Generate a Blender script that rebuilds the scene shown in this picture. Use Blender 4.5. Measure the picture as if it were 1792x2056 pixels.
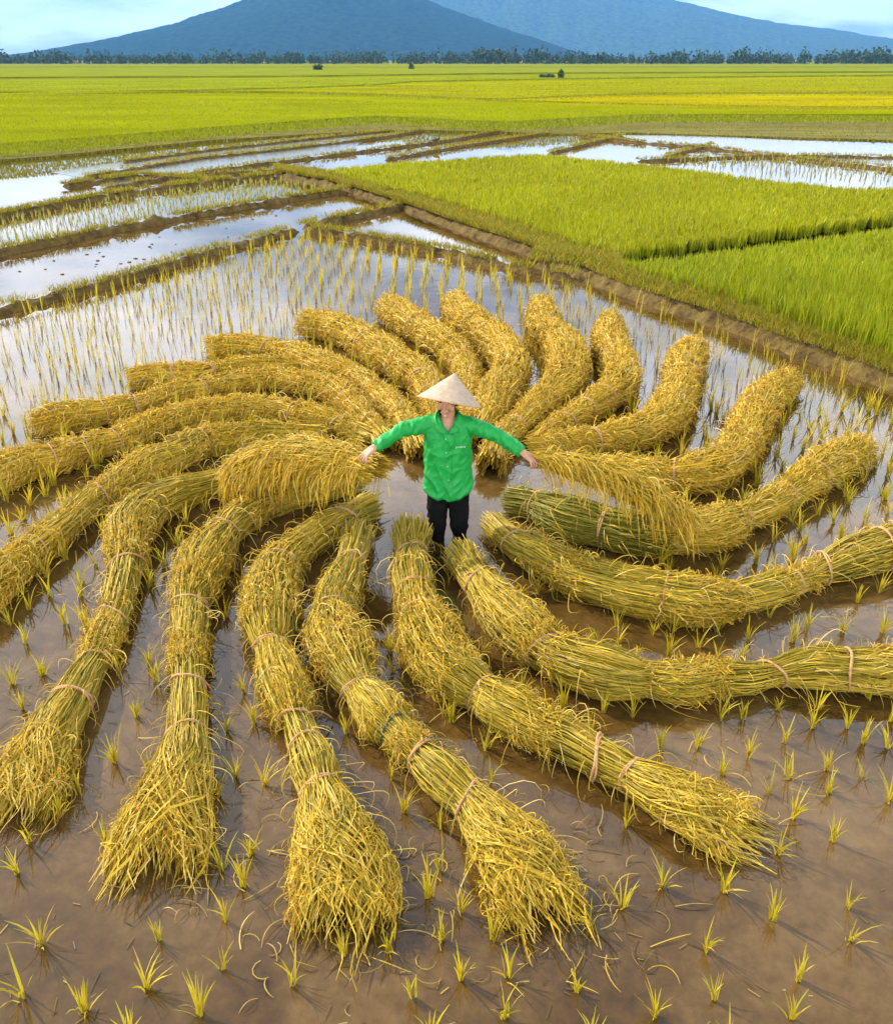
import bpy, math, random
import numpy as np
from mathutils import Vector, noise as mnoise

for o in list(bpy.data.objects):
    bpy.data.objects.remove(o)
rng = np.random.default_rng(7)
random.seed(7)
R_ = math.radians
SC = bpy.context.scene
COL = SC.collection

# ------------------------------------------------------------------ camera, sky, sun, exposure
CAM_H, PITCH, F = 3.4, R_(26.92), 1792.0
cd = bpy.data.cameras.new('camera')
cd.sensor_fit = 'HORIZONTAL'; cd.sensor_width = 36.0; cd.lens = 36.0
cd.clip_start = 0.05; cd.clip_end = 30000
cam = bpy.data.objects.new('camera', cd); COL.objects.link(cam)
cam.location = (0, 0, CAM_H); cam.rotation_euler = (math.pi/2 - PITCH, 0, 0)
SC.camera = cam
SUN_EL, SUN_AZ = R_(35), R_(-54)          # azimuth measured from +Y towards +X
SUN_DIR = Vector((math.sin(SUN_AZ)*math.cos(SUN_EL), math.cos(SUN_AZ)*math.cos(SUN_EL), math.sin(SUN_EL)))
sd = bpy.data.lights.new('sun', 'SUN'); sd.energy = 5.0; sd.angle = R_(0.6); sd.color = (1.0, 0.91, 0.76)
so = bpy.data.objects.new('sun', sd); COL.objects.link(so)
so.rotation_euler = (-SUN_DIR).to_track_quat('-Z', 'Y').to_euler()

w = bpy.data.worlds.new('World'); SC.world = w; w.use_nodes = True
nt = w.node_tree; nt.nodes.clear()
def N(t, **kw):
    n = nt.nodes.new(t)
    for k, v in kw.items(): setattr(n, k, v)
    return n
L = lambda a, b: nt.links.new(a, b)
out = N('ShaderNodeOutputWorld'); bg = N('ShaderNodeBackground'); bg.inputs['Strength'].default_value = 0.12
sky = N('ShaderNodeTexSky'); sky.sky_type = 'NISHITA'; sky.sun_disc = False
sky.sun_elevation = SUN_EL; sky.sun_rotation = SUN_AZ; sky.air_density = 1.0; sky.dust_density = 1.2
tc = N('ShaderNodeTexCoord'); sep = N('ShaderNodeSeparateXYZ'); L(tc.outputs['Generated'], sep.inputs[0])
zz = N('ShaderNodeMath', operation='MAXIMUM'); L(sep.outputs['Z'], zz.inputs[0]); zz.inputs[1].default_value = 0.0
za = N('ShaderNodeMath', operation='ADD'); L(zz.outputs[0], za.inputs[0]); za.inputs[1].default_value = 0.22
dx = N('ShaderNodeMath', operation='DIVIDE'); L(sep.outputs['X'], dx.inputs[0]); L(za.outputs[0], dx.inputs[1])
dy = N('ShaderNodeMath', operation='DIVIDE'); L(sep.outputs['Y'], dy.inputs[0]); L(za.outputs[0], dy.inputs[1])
cmb = N('ShaderNodeCombineXYZ'); L(dx.outputs[0], cmb.inputs[0]); L(dy.outputs[0], cmb.inputs[1]); cmb.inputs[2].default_value = 3.7
no = N('ShaderNodeTexNoise'); no.inputs['Scale'].default_value = 1.15; no.inputs['Detail'].default_value = 7; no.inputs['Roughness'].default_value = 0.55
L(cmb.outputs[0], no.inputs['Vector'])
rp = N('ShaderNodeValToRGB'); rp.color_ramp.elements[0].position = 0.33; rp.color_ramp.elements[1].position = 0.53
L(no.outputs['Fac'], rp.inputs[0])
mx = N('ShaderNodeMix', data_type='RGBA'); L(rp.outputs[0], mx.inputs[0]); L(sky.outputs[0], mx.inputs[6])
er = N('ShaderNodeValToRGB'); ee = er.color_ramp.elements; L(zz.outputs[0], er.inputs[0])
ee[0].position = 0.0; ee[0].color = (1, 1, 1, 1); ee[1].position = 1.0; ee[1].color = (.13, .14, .16, 1)
q_ = ee.new(.28); q_.color = (1, 1, 1, 1); q_ = ee.new(.52); q_.color = (.52, .53, .55, 1)
cs_ = N('ShaderNodeVectorMath', operation='SCALE'); L(er.outputs[0], cs_.inputs[0]); cs_.inputs['Scale'].default_value = 23.0
L(cs_.outputs[0], mx.inputs[7])
L(mx.outputs[2], bg.inputs[0]); L(bg.outputs[0], out.inputs[0])
SC.view_settings.view_transform = 'Standard'; SC.view_settings.look = 'None'
SC.view_settings.exposure = 0.58; SC.view_settings.gamma = 1.0
SC.cycles.volume_bounces = 0
SC.cycles.max_bounces = 8

# ------------------------------------------------------------------ helpers
def at(x, y, z=0.0):
    """ground point seen at (x, y) of the 1792-wide picture, at height z"""
    a = (x - 896)/F; b = (1028 - y)/F
    d = np.array([a, math.cos(PITCH) + b*math.sin(PITCH), -math.sin(PITCH) + b*math.cos(PITCH)])
    t = (CAM_H - z)/(-d[2])
    return np.array([0, 0, CAM_H]) + d*t
def depth(p):
    return p[1]*math.cos(PITCH) + (CAM_H - p[2])*math.sin(PITCH)

def tag(o, label=None, cat=None, group=None, kind=None):
    if label: o['label'] = label
    if cat: o['category'] = cat
    if group: o['group'] = group
    if kind: o['kind'] = kind
    return o
def mesh_np(name, V, F4, colr=None, mat=None, smooth=False):
    V = np.asarray(V, dtype=np.float32); F4 = np.asarray(F4, dtype=np.int32)
    me = bpy.data.meshes.new(name)
    me.vertices.add(len(V)); me.vertices.foreach_set('co', V.ravel())
    k = F4.shape[1]
    me.loops.add(F4.size); me.loops.foreach_set('vertex_index', F4.ravel())
    me.polygons.add(len(F4)); me.polygons.foreach_set('loop_start', np.arange(0, F4.size, k, dtype=np.int32))
    me.polygons.foreach_set('use_smooth', np.full(len(F4), smooth, dtype=bool))
    me.update(calc_edges=True); me.validate()
    if colr is not None:
        c = np.ones((len(V), 4), np.float32); c[:, :3] = colr
        ca = me.color_attributes.new('tint', 'FLOAT_COLOR', 'POINT'); ca.data.foreach_set('color', c.ravel())
    if mat: me.materials.append(mat)
    return me
def link(name, me, parent=None, loc=None):
    o = bpy.data.objects.new(name, me); COL.objects.link(o)
    if parent is not None: o.parent = parent
    if loc is not None: o.location = loc
    return o
class MB:
    """collects vertices, quads and tints"""
    def __init__(s): s.V = []; s.F = []; s.C = []; s.n = 0
    def add(s, V, Fq, C=None):
        V = np.asarray(V, float).reshape(-1, 3); Fq = np.asarray(Fq, int)
        s.V.append(V); s.F.append(Fq + s.n); s.n += len(V)
        s.C.append(np.broadcast_to(np.asarray(C if C is not None else (1, 1, 1), float), V.shape).copy())
    def mesh(s, name, mat, off=(0, 0, 0), smooth=False):
        return mesh_np(name, np.concatenate(s.V) - np.asarray(off), np.concatenate(s.F), np.concatenate(s.C), mat, smooth)
def unit(v):
    return v/np.maximum(np.linalg.norm(v, axis=-1, keepdims=True), 1e-9)
def ribbons(mb, P, W, nrm, roll, C):
    """P (n,k,3) centre lines, W (n,k) widths, nrm (n,3) facing, roll (n,), C (n,3) or (n,k,3)"""
    n, k, _ = P.shape
    T = unit(np.gradient(P, axis=1))
    nn = np.broadcast_to(nrm[:, None, :], P.shape)
    S = unit(np.cross(T, nn)); B = np.cross(S, T)
    S = S*np.cos(roll)[:, None, None] + B*np.sin(roll)[:, None, None]
    A = P - S*W[..., None]/2; D = P + S*W[..., None]/2
    V = np.stack([A, D], 2).reshape(-1, 3)
    base = (np.arange(n)[:, None]*k + np.arange(k - 1)[None, :])*2
    Fq = np.stack([base, base + 1, base + 3, base + 2], -1).reshape(-1, 4)
    if C.ndim == 2: C = np.broadcast_to(C[:, None, :], P.shape)
    mb.add(V, Fq, np.repeat(C.reshape(-1, 3), 2, 0))
def tube_geo(P, Rr, seg=8, ref=(0, 0, 1), squash=1.0, cap=True):
    P = np.asarray(P, float); k = len(P); Rr = np.broadcast_to(np.asarray(Rr, float), (k,))
    T = unit(np.gradient(P, axis=0)); ref = np.asarray(ref, float)
    S = np.cross(T, ref); bad = np.linalg.norm(S, axis=1) < 1e-3
    S[bad] = np.cross(T[bad], np.array([1.0, 0.1, 0])); S = unit(S); B = np.cross(S, T)
    th = np.linspace(0, 2*math.pi, seg, endpoint=False)
    V = P[:, None, :] + Rr[:, None, None]*(np.cos(th)[None, :, None]*S[:, None, :] + squash*np.sin(th)[None, :, None]*B[:, None, :])
    V = V.reshape(-1, 3)
    i = np.arange(k - 1)[:, None]*seg; j = np.arange(seg)[None, :]; j2 = (j + 1) % seg
    Fq = np.stack([i + j, i + j2, i + seg + j2, i + seg + j], -1).reshape(-1, 4)
    if cap:
        V = np.vstack([V, P[:1], P[-1:]]); a = k*seg; b = a + 1
        c1 = np.array([[a, (q + 1) % seg, q, a] for q in range(seg)])
        c2 = np.array([[b, (k - 1)*seg + q, (k - 1)*seg + (q + 1) % seg, b] for q in range(seg)])
        V = np.vstack([V]); Fq = np.vstack([Fq])
        return V, Fq, np.vstack([c1, c2])[:, :3]
    return V, Fq, None
def ball_geo(c, rx, ry, rz, nu=16, nv=10):
    th = np.linspace(0, 2*math.pi, nu, endpoint=False); ph = np.linspace(-math.pi/2, math.pi/2, nv)
    V = np.array([[rx*math.cos(p)*math.cos(t), ry*math.cos(p)*math.sin(t), rz*math.sin(p)] for p in ph for t in th]) + np.asarray(c)
    i = np.arange(nv - 1)[:, None]*nu; j = np.arange(nu)[None, :]; j2 = (j + 1) % nu
    return V, np.stack([i + j, i + j2, i + nu + j2, i + nu + j], -1).reshape(-1, 4)
def poly_inside(P, poly):
    x, y = P[:, 0], P[:, 1]; ins = np.zeros(len(P), bool); n = len(poly); j = n - 1
    for i in range(n):
        xi, yi = poly[i][:2]; xj, yj = poly[j][:2]
        c = ((yi > y) != (yj > y)) & (x < (xj - xi)*(y - yi)/(yj - yi + 1e-12) + xi)
        ins ^= c; j = i
    return ins
def resample(pts, step):
    """Catmull-Rom through rows of values, then even spacing in xyz"""
    pts = np.asarray(pts, float); n = len(pts)
    e = np.vstack([2*pts[0] - pts[1], pts, 2*pts[-1] - pts[-2]]); o = []; idx = []
    for i in range(n - 1):
        p0, p1, p2, p3 = e[i:i + 4]
        for t in np.linspace(0, 1, 24, endpoint=False):
            o.append(.5*((2*p1) + (-p0 + p2)*t + (2*p0 - 5*p1 + 4*p2 - p3)*t*t + (-p0 + 3*p1 - 3*p2 + p3)*t**3)); idx.append(i + t)
    o.append(pts[-1]); idx.append(n - 1); o = np.array(o); idx = np.array(idx)
    s = np.concatenate([[0], np.cumsum(np.linalg.norm(np.diff(o[:, :3], axis=0), axis=1))])
    m = max(4, int(s[-1]/step)); ss = np.linspace(0, s[-1], m)
    return ss, np.stack([np.interp(ss, s, o[:, c]) for c in range(o.shape[1])], 1), np.interp(ss, s, idx), np.interp(np.arange(n), idx, s)

# ------------------------------------------------------------------ materials
def new_mat(name):
    m = bpy.data.materials.new(name); m.use_nodes = True; t = m.node_tree; t.nodes.clear()
    o = t.nodes.new('ShaderNodeOutputMaterial'); return m, t, o
def leaf_mat(name, transl=0.3, rough=0.55, gain=1.0):
    m, t, o = new_mat(name); n = t.nodes; l = t.links
    a = n.new('ShaderNodeVertexColor'); a.layer_name = 'tint'
    p = n.new('ShaderNodeBsdfPrincipled'); p.inputs['Roughness'].default_value = rough; p.inputs['Specular IOR Level'].default_value = 0.25
    tr = n.new('ShaderNodeBsdfTranslucent'); mxs = n.new('ShaderNodeMixShader'); mxs.inputs[0].default_value = transl
    l.new(a.outputs[0], p.inputs['Base Color']); l.new(a.outputs[0], tr.inputs[0])
    l.new(p.outputs[0], mxs.inputs[1]); l.new(tr.outputs[0], mxs.inputs[2]); l.new(mxs.outputs[0], o.inputs[0]); return m
def noise_mat(name, stops, scale, detail=6, rough=0.9, bump=0.0, bscale=None, stretch=(1, 1, 1), spec=0.2, bdist=0.02):
    m, t, o = new_mat(name); n = t.nodes; l = t.links
    tcn = n.new('ShaderNodeTexCoord'); mp = n.new('ShaderNodeMapping'); mp.inputs['Scale'].default_value = stretch
    l.new(tcn.outputs['Object'], mp.inputs[0])
    a = n.new('ShaderNodeTexNoise'); a.inputs['Scale'].default_value = scale; a.inputs['Detail'].default_value = detail; a.inputs['Roughness'].default_value = 0.6
    l.new(mp.outputs[0], a.inputs['Vector'])
    r = n.new('ShaderNodeValToRGB'); e = r.color_ramp.elements
    e[0].position = stops[0][0]; e[0].color = (*stops[0][1], 1); e[1].position = stops[-1][0]; e[1].color = (*stops[-1][1], 1)
    for q in stops[1:-1]:
        x = e.new(q[0]); x.color = (*q[1], 1)
    l.new(a.outputs['Fac'], r.inputs[0])
    p = n.new('ShaderNodeBsdfPrincipled'); p.inputs['Roughness'].default_value = rough; p.inputs['Specular IOR Level'].default_value = spec
    l.new(r.outputs[0], p.inputs['Base Color'])
    if bump:
        b = n.new('ShaderNodeTexNoise'); b.inputs['Scale'].default_value = bscale or scale*4; b.inputs['Detail'].default_value = 5
        l.new(mp.outputs[0], b.inputs['Vector'])
        bu = n.new('ShaderNodeBump'); bu.inputs['Strength'].default_value = bump; bu.inputs['Distance'].default_value = bdist
        l.new(b.outputs['Fac'], bu.inputs['Height']); l.new(bu.outputs[0], p.inputs['Normal'])
    l.new(p.outputs[0], o.inputs[0]); return m
def water_mat(name, c1, c2, c3, rough, bump, scale=0.5):
    m, t, o = new_mat(name); n = t.nodes; l = t.links
    tcn = n.new('ShaderNodeTexCoord')
    a = n.new('ShaderNodeTexNoise'); a.inputs['Scale'].default_value = 0.9; a.inputs['Detail'].default_value = 8; a.inputs['Roughness'].default_value = 0.62
    a.inputs['Distortion'].default_value = 0.6
    l.new(tcn.outputs['Object'], a.inputs['Vector'])
    f2 = n.new('ShaderNodeTexNoise'); f2.inputs['Scale'].default_value = 11; f2.inputs['Detail'].default_value = 9; f2.inputs['Roughness'].default_value = 0.7
    l.new(tcn.outputs['Object'], f2.inputs['Vector'])
    mm = n.new('ShaderNodeMix'); mm.data_type = 'FLOAT'; mm.inputs[0].default_value = .34; l.new(a.outputs['Fac'], mm.inputs[2]); l.new(f2.outputs['Fac'], mm.inputs[3])
    r = n.new('ShaderNodeValToRGB'); e = r.color_ramp.elements
    e[0].position = 0.36; e[0].color = (*c1, 1); e[1].position = 0.66; e[1].color = (*c3, 1); x = e.new(0.5); x.color = (*c2, 1)
    l.new(mm.outputs[0], r.inputs[0])
    p = n.new('ShaderNodeBsdfPrincipled'); p.inputs['Roughness'].default_value = rough; p.inputs['IOR'].default_value = 1.52
    l.new(r.outputs[0], p.inputs['Base Color'])
    b = n.new('ShaderNodeTexNoise'); b.inputs['Scale'].default_value = scale*9; b.inputs['Detail'].default_value = 4
    b2 = n.new('ShaderNodeTexNoise'); b2.inputs['Scale'].default_value = scale*2.2; b2.inputs['Detail'].default_value = 2
    l.new(tcn.outputs['Object'], b.inputs['Vector']); l.new(tcn.outputs['Object'], b2.inputs['Vector'])
    ad = n.new('ShaderNodeMath'); ad.operation = 'MULTIPLY_ADD'; l.new(b2.outputs['Fac'], ad.inputs[0]); ad.inputs[1].default_value = 2.2; l.new(b.outputs['Fac'], ad.inputs[2])
    bu = n.new('ShaderNodeBump'); bu.inputs['Strength'].default_value = bump; bu.inputs['Distance'].default_value = 0.01
    l.new(ad.outputs[0], bu.inputs['Height']); l.new(bu.outputs[0], p.inputs['Normal'])
    l.new(p.outputs[0], o.inputs[0]); return m

M_straw = leaf_mat('straw', 0.10, 0.6)
M_ear = leaf_mat('ripe_ears', 0.13, 0.55)
M_leaf = leaf_mat('rice_leaf', 0.4, 0.5)
M_grass = leaf_mat('bund_grass', 0.3, 0.7)
M_tree = leaf_mat('tree_leaf', 0.2, 0.7)
M_bark = noise_mat('bark', [(.3, (.05, .035, .02)), (.7, (.1, .07, .045))], 6)
M_band = noise_mat('binding_straw', [(.3, (.40, .21, .09)), (.7, (.60, .36, .17))], 40, rough=0.8, bump=.4, bscale=90)
M_band_dark = noise_mat('dark_binding', [(.3, (.035, .045, .03)), (.7, (.08, .09, .06))], 40, rough=0.8)
M_water = water_mat('muddy_water', (.034, .017, .004), (.092, .049, .011), (.175, .103, .034), 0.03, 0.08)
M_grey = water_mat('silted_water', (.10, .105, .085), (.13, .135, .11), (.16, .16, .13), 0.16, 0.25, 2.0)
M_soil = noise_mat('bund_soil', [(.28, (.035, .024, .007)), (.48, (.12, .075, .02)), (.6, (.15, .105, .025)), (.75, (.21, .14, .05))], 4.5, 10, .95, 1.0, 9, bdist=.09)
M_ground = noise_mat('ground', [(.3, (.09, .10, .02)), (.5, (.14, .14, .03)), (.7, (.2, .17, .05))], .25, 8)
M_verge = noise_mat('verge', [(.3, (.07, .068, .006)), (.5, (.14, .125, .010)), (.7, (.20, .16, .02))], .8, 9, .95, .6, 4, (.35, 1, 1), bdist=.1)

# ------------------------------------------------------------------ setting: ground, water, bunds
def quad_sheet(name, x0, x1, y0, y1, z, mat):
    me = mesh_np(name, [(x0, y0, z), (x1, y0, z), (x1, y1, z), (x0, y1, z)], [(0, 1, 2, 3)], None, mat)
    return tag(link(name, me), kind='structure')
quad_sheet('ground', -9000, 9000, -60, 14000, -0.16, M_ground)
quad_sheet('water', -70, 70, -12, 64, 0.0, M_water)

def loft_bund(name, A, B, h, mat=M_soil, n=9, jit=.03, top=.35):
    """a bank between two ground lines (world xyz)"""
    A = np.asarray(A); B = np.asarray(B)
    def rs(P, m):
        s = np.concatenate([[0], np.cumsum(np.linalg.norm(np.diff(P, axis=0), axis=1))]); q = np.linspace(0, s[-1], m)
        return np.stack([np.interp(q, s, P[:, c]) for c in range(3)], 1)
    ln = np.linalg.norm(np.diff(A, axis=0), axis=1).sum(); m = max(8, min(500, int(ln/.08)))
    A = rs(A, m); B = rs(B, m); V = []
    for i in range(m):
        for k in range(n):
            t = k/(n - 1); p = A[i]*(1 - t) + B[i]*t
            prof = min(1, min(t, 1 - t)/top); prof = math.sin(prof*math.pi/2)
            q = Vector((p[0]*2.6, p[1]*2.6, 1.7)); e = mnoise.fractal(q, .6, 2.2, 5)
            z = -.06 + (h + .06)*prof*(1 + (.42 if jit > .01 else .25)*e)*min(1, min(i, m - 1 - i)/4)
            nx = mnoise.noise(Vector((p[0]*3.1, p[1]*3.1, 9)))*jit*2; V.append((p[0] + nx, p[1] + nx, z))
    idx = np.arange(m*n).reshape(m, n)
    Fq = np.stack([idx[:-1, :-1], idx[1:, :-1], idx[1:, 1:], idx[:-1, 1:]], -1).reshape(-1, 4)
    o = link(name, mesh_np(name, V, Fq, None, mat, True)); return tag(o, kind='structure')
BUND_LINES = []
def bund(pts, width, h, grass=1.0):
    P = np.array([at(x, y, h*.6) for x, y in pts]); P[:, 2] = 0
    T = unit(np.gradient(P, axis=0)); S = np.stack([-T[:, 1], T[:, 0], 0*T[:, 0]], 1)
    loft_bund('earth_bank', P - S*width/2, P + S*width/2, h, jit=.03 if grass > .5 else .008, top=.35 if grass > .5 else .5)
    BUND_LINES.append((P - S*width*.42, P + S*width*.42, h, grass))
bund([(-260, 668), (0, 620), (201, 571), (402, 511), (602, 456)], .30, .12)
bund([(602, 456), (703, 470), (800, 486), (899, 504), (1000, 528), (1080, 544), (1160, 557)], .34, .12)
bund([(-200, 548), (25, 499), (201, 464), (402, 427), (552, 402), (703, 380)], .32, .13)
bund([(602, 455), (703, 433), (822, 410)], .32, .13)
bund([(-120, 455), (100, 412), (201, 394), (351, 374), (502, 356), (560, 351)], .42, .12)
bund([(120, 372), (281, 352), (351, 356), (430, 364)], .5, .1)
loft_bund('earth_bank', [at(*q) for q in [(545, 357), (652, 377), (728, 397), (823, 430), (899, 461), (1000, 498), (1090, 528), (1160, 556)]],
          [at(*q) for q in [(552, 344), (652, 357), (728, 375), (823, 402), (899, 423), (1049, 469), (1148, 504), (1222, 523)]], .17, top=.4)
EA = [at(*q) for q in [(1060, 545), (1148, 562), (1248, 600), (1323, 625), (1447, 664), (1547, 704), (1696, 754), (1800, 795), (2100, 920)]]
EB = [at(*q) for q in [(1075, 520), (1225, 523), (1240, 551), (1323, 580), (1447, 616), (1547, 655), (1696, 708), (1800, 745), (2100, 850)]]
loft_bund('earth_bank', EA, EB, .17, top=.4, n=18)
BUND_LINES.append((np.array(EA)*.55 + np.array(EB)*.45, np.array(EB), .17, 6.0))
BUND_LINES.append((np.array(EA)*.8 + np.array(EB)*.2, np.array(EA)*.3 + np.array(EB)*.7, .16, 1.6))
A3 = np.array([at(*q) for q in [(552, 354), (652, 372), (728, 393), (823, 425), (899, 454), (1049, 505), (1148, 540)]])
B3 = np.array([at(*q) for q in [(552, 344), (652, 357), (728, 375), (823, 402), (899, 423), (1049, 469), (1148, 504)]])
BUND_LINES.append((A3, B3, .16, 4.0))
for pts, wd in [([(200, 378), (391, 347), (502, 331), (600, 319), (753, 300), (875, 285), (1010, 262)], .34),
                ([(160, 356), (301, 333), (400, 317), (577, 298), (753, 277), (848, 262)], .4),
                ([(240, 325), (428, 300), (600, 281), (791, 262)], .3),
                ([(380, 352), (520, 344), (650, 337)], .3),
                ([(770, 320), (905, 296), (1058, 273), (1110, 266)], .34),
                ([(1100, 307), (1196, 284), (1250, 271)], .36),
                ([(1162, 272), (1285, 285), (1420, 296), (1600, 318), (1900, 350)], .36),
                ([(1273, 322), (1360, 319), (1447, 315), (1600, 312), (1900, 318)], .36),
                ([(1333, 315), (1387, 300), (1430, 290)], .34)]:
    bund(pts, wd, .09, .3)
# silted grey paddies between the far banks
def poly_sheet(name, pts, z, mat, kind='structure'):
    P = [at(x, y, z) for x, y in pts]
    me = bpy.data.meshes.new(name); me.from_pydata([tuple(p) for p in P], [], [list(range(len(P)))]); me.materials.append(mat)
    return tag(link(name, me), kind=kind)
poly_sheet('water', [(160, 356), (301, 333), (400, 317), (577, 298), (753, 277), (848, 262), (791, 262), (600, 281), (428, 300), (240, 325), (100, 345)], .004, M_grey)
poly_sheet('water', [(391, 347), (502, 331), (600, 319), (690, 308), (735, 280), (577, 298), (400, 317), (301, 333), (230, 345), (200, 378)], .006, M_grey)
poly_sheet('water', [(1240, 271), (1285, 283), (1420, 294), (1600, 314), (1900, 340), (1900, 300), (1420, 272)], .004, M_grey)
# dry grass verge before the far fields
VERGE = [(-700, 345), (100, 315), (428, 282), (700, 266), (848, 262), (1010, 266), (1105, 270), (1250, 267), (1420, 272), (1900, 286), (2600, 300), (2600, 238), (1500, 244), (1285, 243), (1039, 258), (963, 258), (860, 252), (753, 245), (600, 258), (428, 272), (100, 302), (-700, 365)]
VERGE[-1] = (-700, 340); VERGE[0] = (-700, 372)
P = [at(x, y, .02) for x, y in VERGE]; n_ = len(P); me = bpy.data.meshes.new('terrain')
me.from_pydata([(p[0], p[1], .06) for p in P] + [(p[0], p[1], -.12) for p in P], [], [list(range(n_))] + [[(i + 1) % n_, i, n_ + i, n_ + (i + 1) % n_] for i in range(n_)])
me.materials.append(M_verge); tag(link('terrain', me), kind='structure')

# ------------------------------------------------------------------ far fields as standing crops
def crop_slab(name, pts, h, c, seed):
    """a standing crop far off: polygon with a top of uneven height and a ragged edge"""
    P = [at(x, y, 0) for x, y in pts]
    mat = noise_mat(name, [(.25, tuple(np.array(c)*.62)), (.5, c), (.75, tuple(np.array(c)*1.28))], .16, 10, .9, .8, 3.0, (.5, 1, 1), spec=0.0, bdist=.25)
    V = []; n = len(P)
    me = bpy.data.meshes.new(name)
    V = [(p[0], p[1], -.05) for p in P] + [(p[0], p[1], h) for p in P]
    Fs = [list(range(n, 2*n))] + [[i, (i + 1) % n, n + (i + 1) % n, n + i] for i in range(n)]
    me.from_pydata(V, [], Fs); me.materials.append(mat)
    return tag(link(name, me), kind='structure')
Gy, Gg, Gm = (.32, .275, .002), (.215, .235, .002), (.25, .25, .002)
def line(pts, dy=0): return [(x, y + dy) for x, y in pts]
E0 = [(-900, 372), (100, 303), (428, 273), (600, 259), (753, 247)]
E1 = [(753, 247), (860, 253), (963, 259), (1039, 259), (1285, 244), (1500, 243), (2300, 244)]
F1l = [(-900, 205), (520, 196), (753, 202), (867, 208), (982, 213)]
F1r = [(982, 213), (1285, 223), (1600, 230), (2300, 232)]
F1a = [(-900, 199), (520, 192), (753, 197), (867, 203), (982, 207)]
crop_slab('field', E0 + E1 + [(2300, 238)] + F1r[::-1][1:] + F1l[::-1][1:], .42, Gg, 1)
F2 = [(-900, 215), (420, 189), (600, 184), (753, 177), (829, 170), (982, 166.5), (1097, 164), (1400, 160), (2300, 150)]
crop_slab('field', line(F1l, -5.5) + [(1154, 200.5), (1290, 194.5), (2300, 189)] + line(F2, 1.6)[::-1], .42, Gm, 2)
crop_slab('field', [(1010, 211.5), (1160, 205), (1290, 200), (2300, 194), (2300, 226), (1600, 225), (1285, 219)], .42, Gy, 3)
F3 = [(-900, 168), (600, 159), (829, 155.5), (944, 153.5), (1200, 151), (2300, 147)]
crop_slab('field', line(F2, -2.0) + line(F3, .7)[::-1], .42, (.21, .235, .008), 4)
crop_slab('field', line(F3, -1.3) + [(2300, 138), (-900, 138)], .6, (.20, .225, .014), 5)
crop_slab('field', [(-900, 137), (2300, 137), (2300, 126), (-900, 126)], .6, (.20, .22, .02), 6)

# the standing leaves of the far crops
mb = MB()
CROPS = [(E0 + E1 + [(2300, 238)] + F1r[::-1][1:] + F1l[::-1][1:], Gg, 52000), (line(F1l, -5.5) + [(1154, 200.5), (1290, 194.5), (2300, 189)] + line(F2, 1.6)[::-1], Gm, 26000), ([(1010, 211.5), (1160, 205), (1290, 200), (2300, 194), (2300, 226), (1600, 225), (1285, 219)], Gy, 9000), (line(F2, -2.0) + line(F3, .7)[::-1], (.21, .235, .008), 12000), (VERGE, (.19, .175, .012), 22000)]
for poly, c, n in CROPS:
    x = rng.uniform(-60, 1860, n*3); y = rng.uniform(min(q[1] for q in poly), max(q[1] for q in poly), n*3); k = poly_inside(np.stack([x, y], 1), poly); x, y = x[k][:n], y[k][:n]
    zt = .42 if poly is not VERGE else .06; q = np.array([at(a, b, zt) for a, b in zip(x, y)]); n = len(q); d = q[:, 1]; an = rng.uniform(0, 6.28, n); t = np.linspace(0, 1, 3)[None, :]; hh = rng.uniform(.05, .11, n)*(1 + d/300); le = hh*rng.uniform(.1, .7, n)
    P = np.stack([q[:, :1] + np.cos(an)[:, None]*le[:, None]*t, q[:, 1:2] + np.sin(an)[:, None]*le[:, None]*t, zt - .06 + hh[:, None]*t], -1)
    ribbons(mb, P, (.9*d/892*rng.uniform(.6, 1.5, n))[:, None]*np.array([1, .9, .15])[None, :], unit(np.stack([np.cos(an), np.sin(an), 0*an + .5], 1)), rng.normal(0, .6, n), np.clip(np.array(c)*1.08*(1 + rng.normal(0, .14, (n, 1))), 0, 1))
tag(link('far_crop', mb.mesh('far_crop', M_leaf)), kind='stuff')
# mountains
def mountain(name, D, ridge, base_depth, seed, c):
    """ridge: (x, y) picture line of the crest; slopes face the plain"""
    f = lambda x, y: ((x - 896)/F, )
    xs = np.linspace(ridge[0][0], ridge[-1][0], 220); ys = np.interp(xs, [r[0] for r in ridge], [r[1] for r in ridge])
    hs = []
    for x, y in zip(xs, ys):
        b = (1028 - y)/F; el = (-math.sin(PITCH) + b*math.cos(PITCH))/(math.cos(PITCH) + b*math.sin(PITCH)); hs.append(max(0, CAM_H + D*el))
    X = (xs - 896)/F*D*1.12; nr = 70; V = []
    for i, (x, h) in enumerate(zip(X, hs)):
        for k in range(nr):
            t = k/(nr - 1); y = D - base_depth + base_depth*1.6*t
            pr = min(1, t*1.6); pr = pr if t < .625 else 1 - (t - .625)*1.6
            q = Vector((x*.004 + seed, y*.004, seed)); e = mnoise.fractal(q, 1, 2.1, 6)
            gl = 1 - abs(mnoise.noise(Vector((x*.007 + seed*3, y*.0012, 2.0))))*2; V.append((x, y, h*pr*(1 + (.10*e + .13*gl*(1 - pr))*(1 if t < .6 else .3)) + 4*mnoise.noise(Vector((x*.06, y*.06, seed))) - 5))
    idx = np.arange(len(xs)*nr).reshape(len(xs), nr)
    Fq = np.stack([idx[:-1, :-1], idx[1:, :-1], idx[1:, 1:], idx[:-1, 1:]], -1).reshape(-1, 4)
    mat = noise_mat(name, [(.36, tuple(np.array(c)*.3)), (.5, c), (.64, tuple(np.array(c)*1.6))], .045, 12, .95, .6, .09, spec=0.0, bdist=4.0)
    return tag(link(name, mesh_np(name, V, Fq, None, mat, True)), kind='structure')
mountain('mountain', 3600, [(60, 122), (250, 108), (480, 40), (640, -30), (730, -62), (830, -24), (892, 10), (1020, 66), (1150, 122), (1180, 124)], 900, 3.3, (.016, .030, .012))
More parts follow.
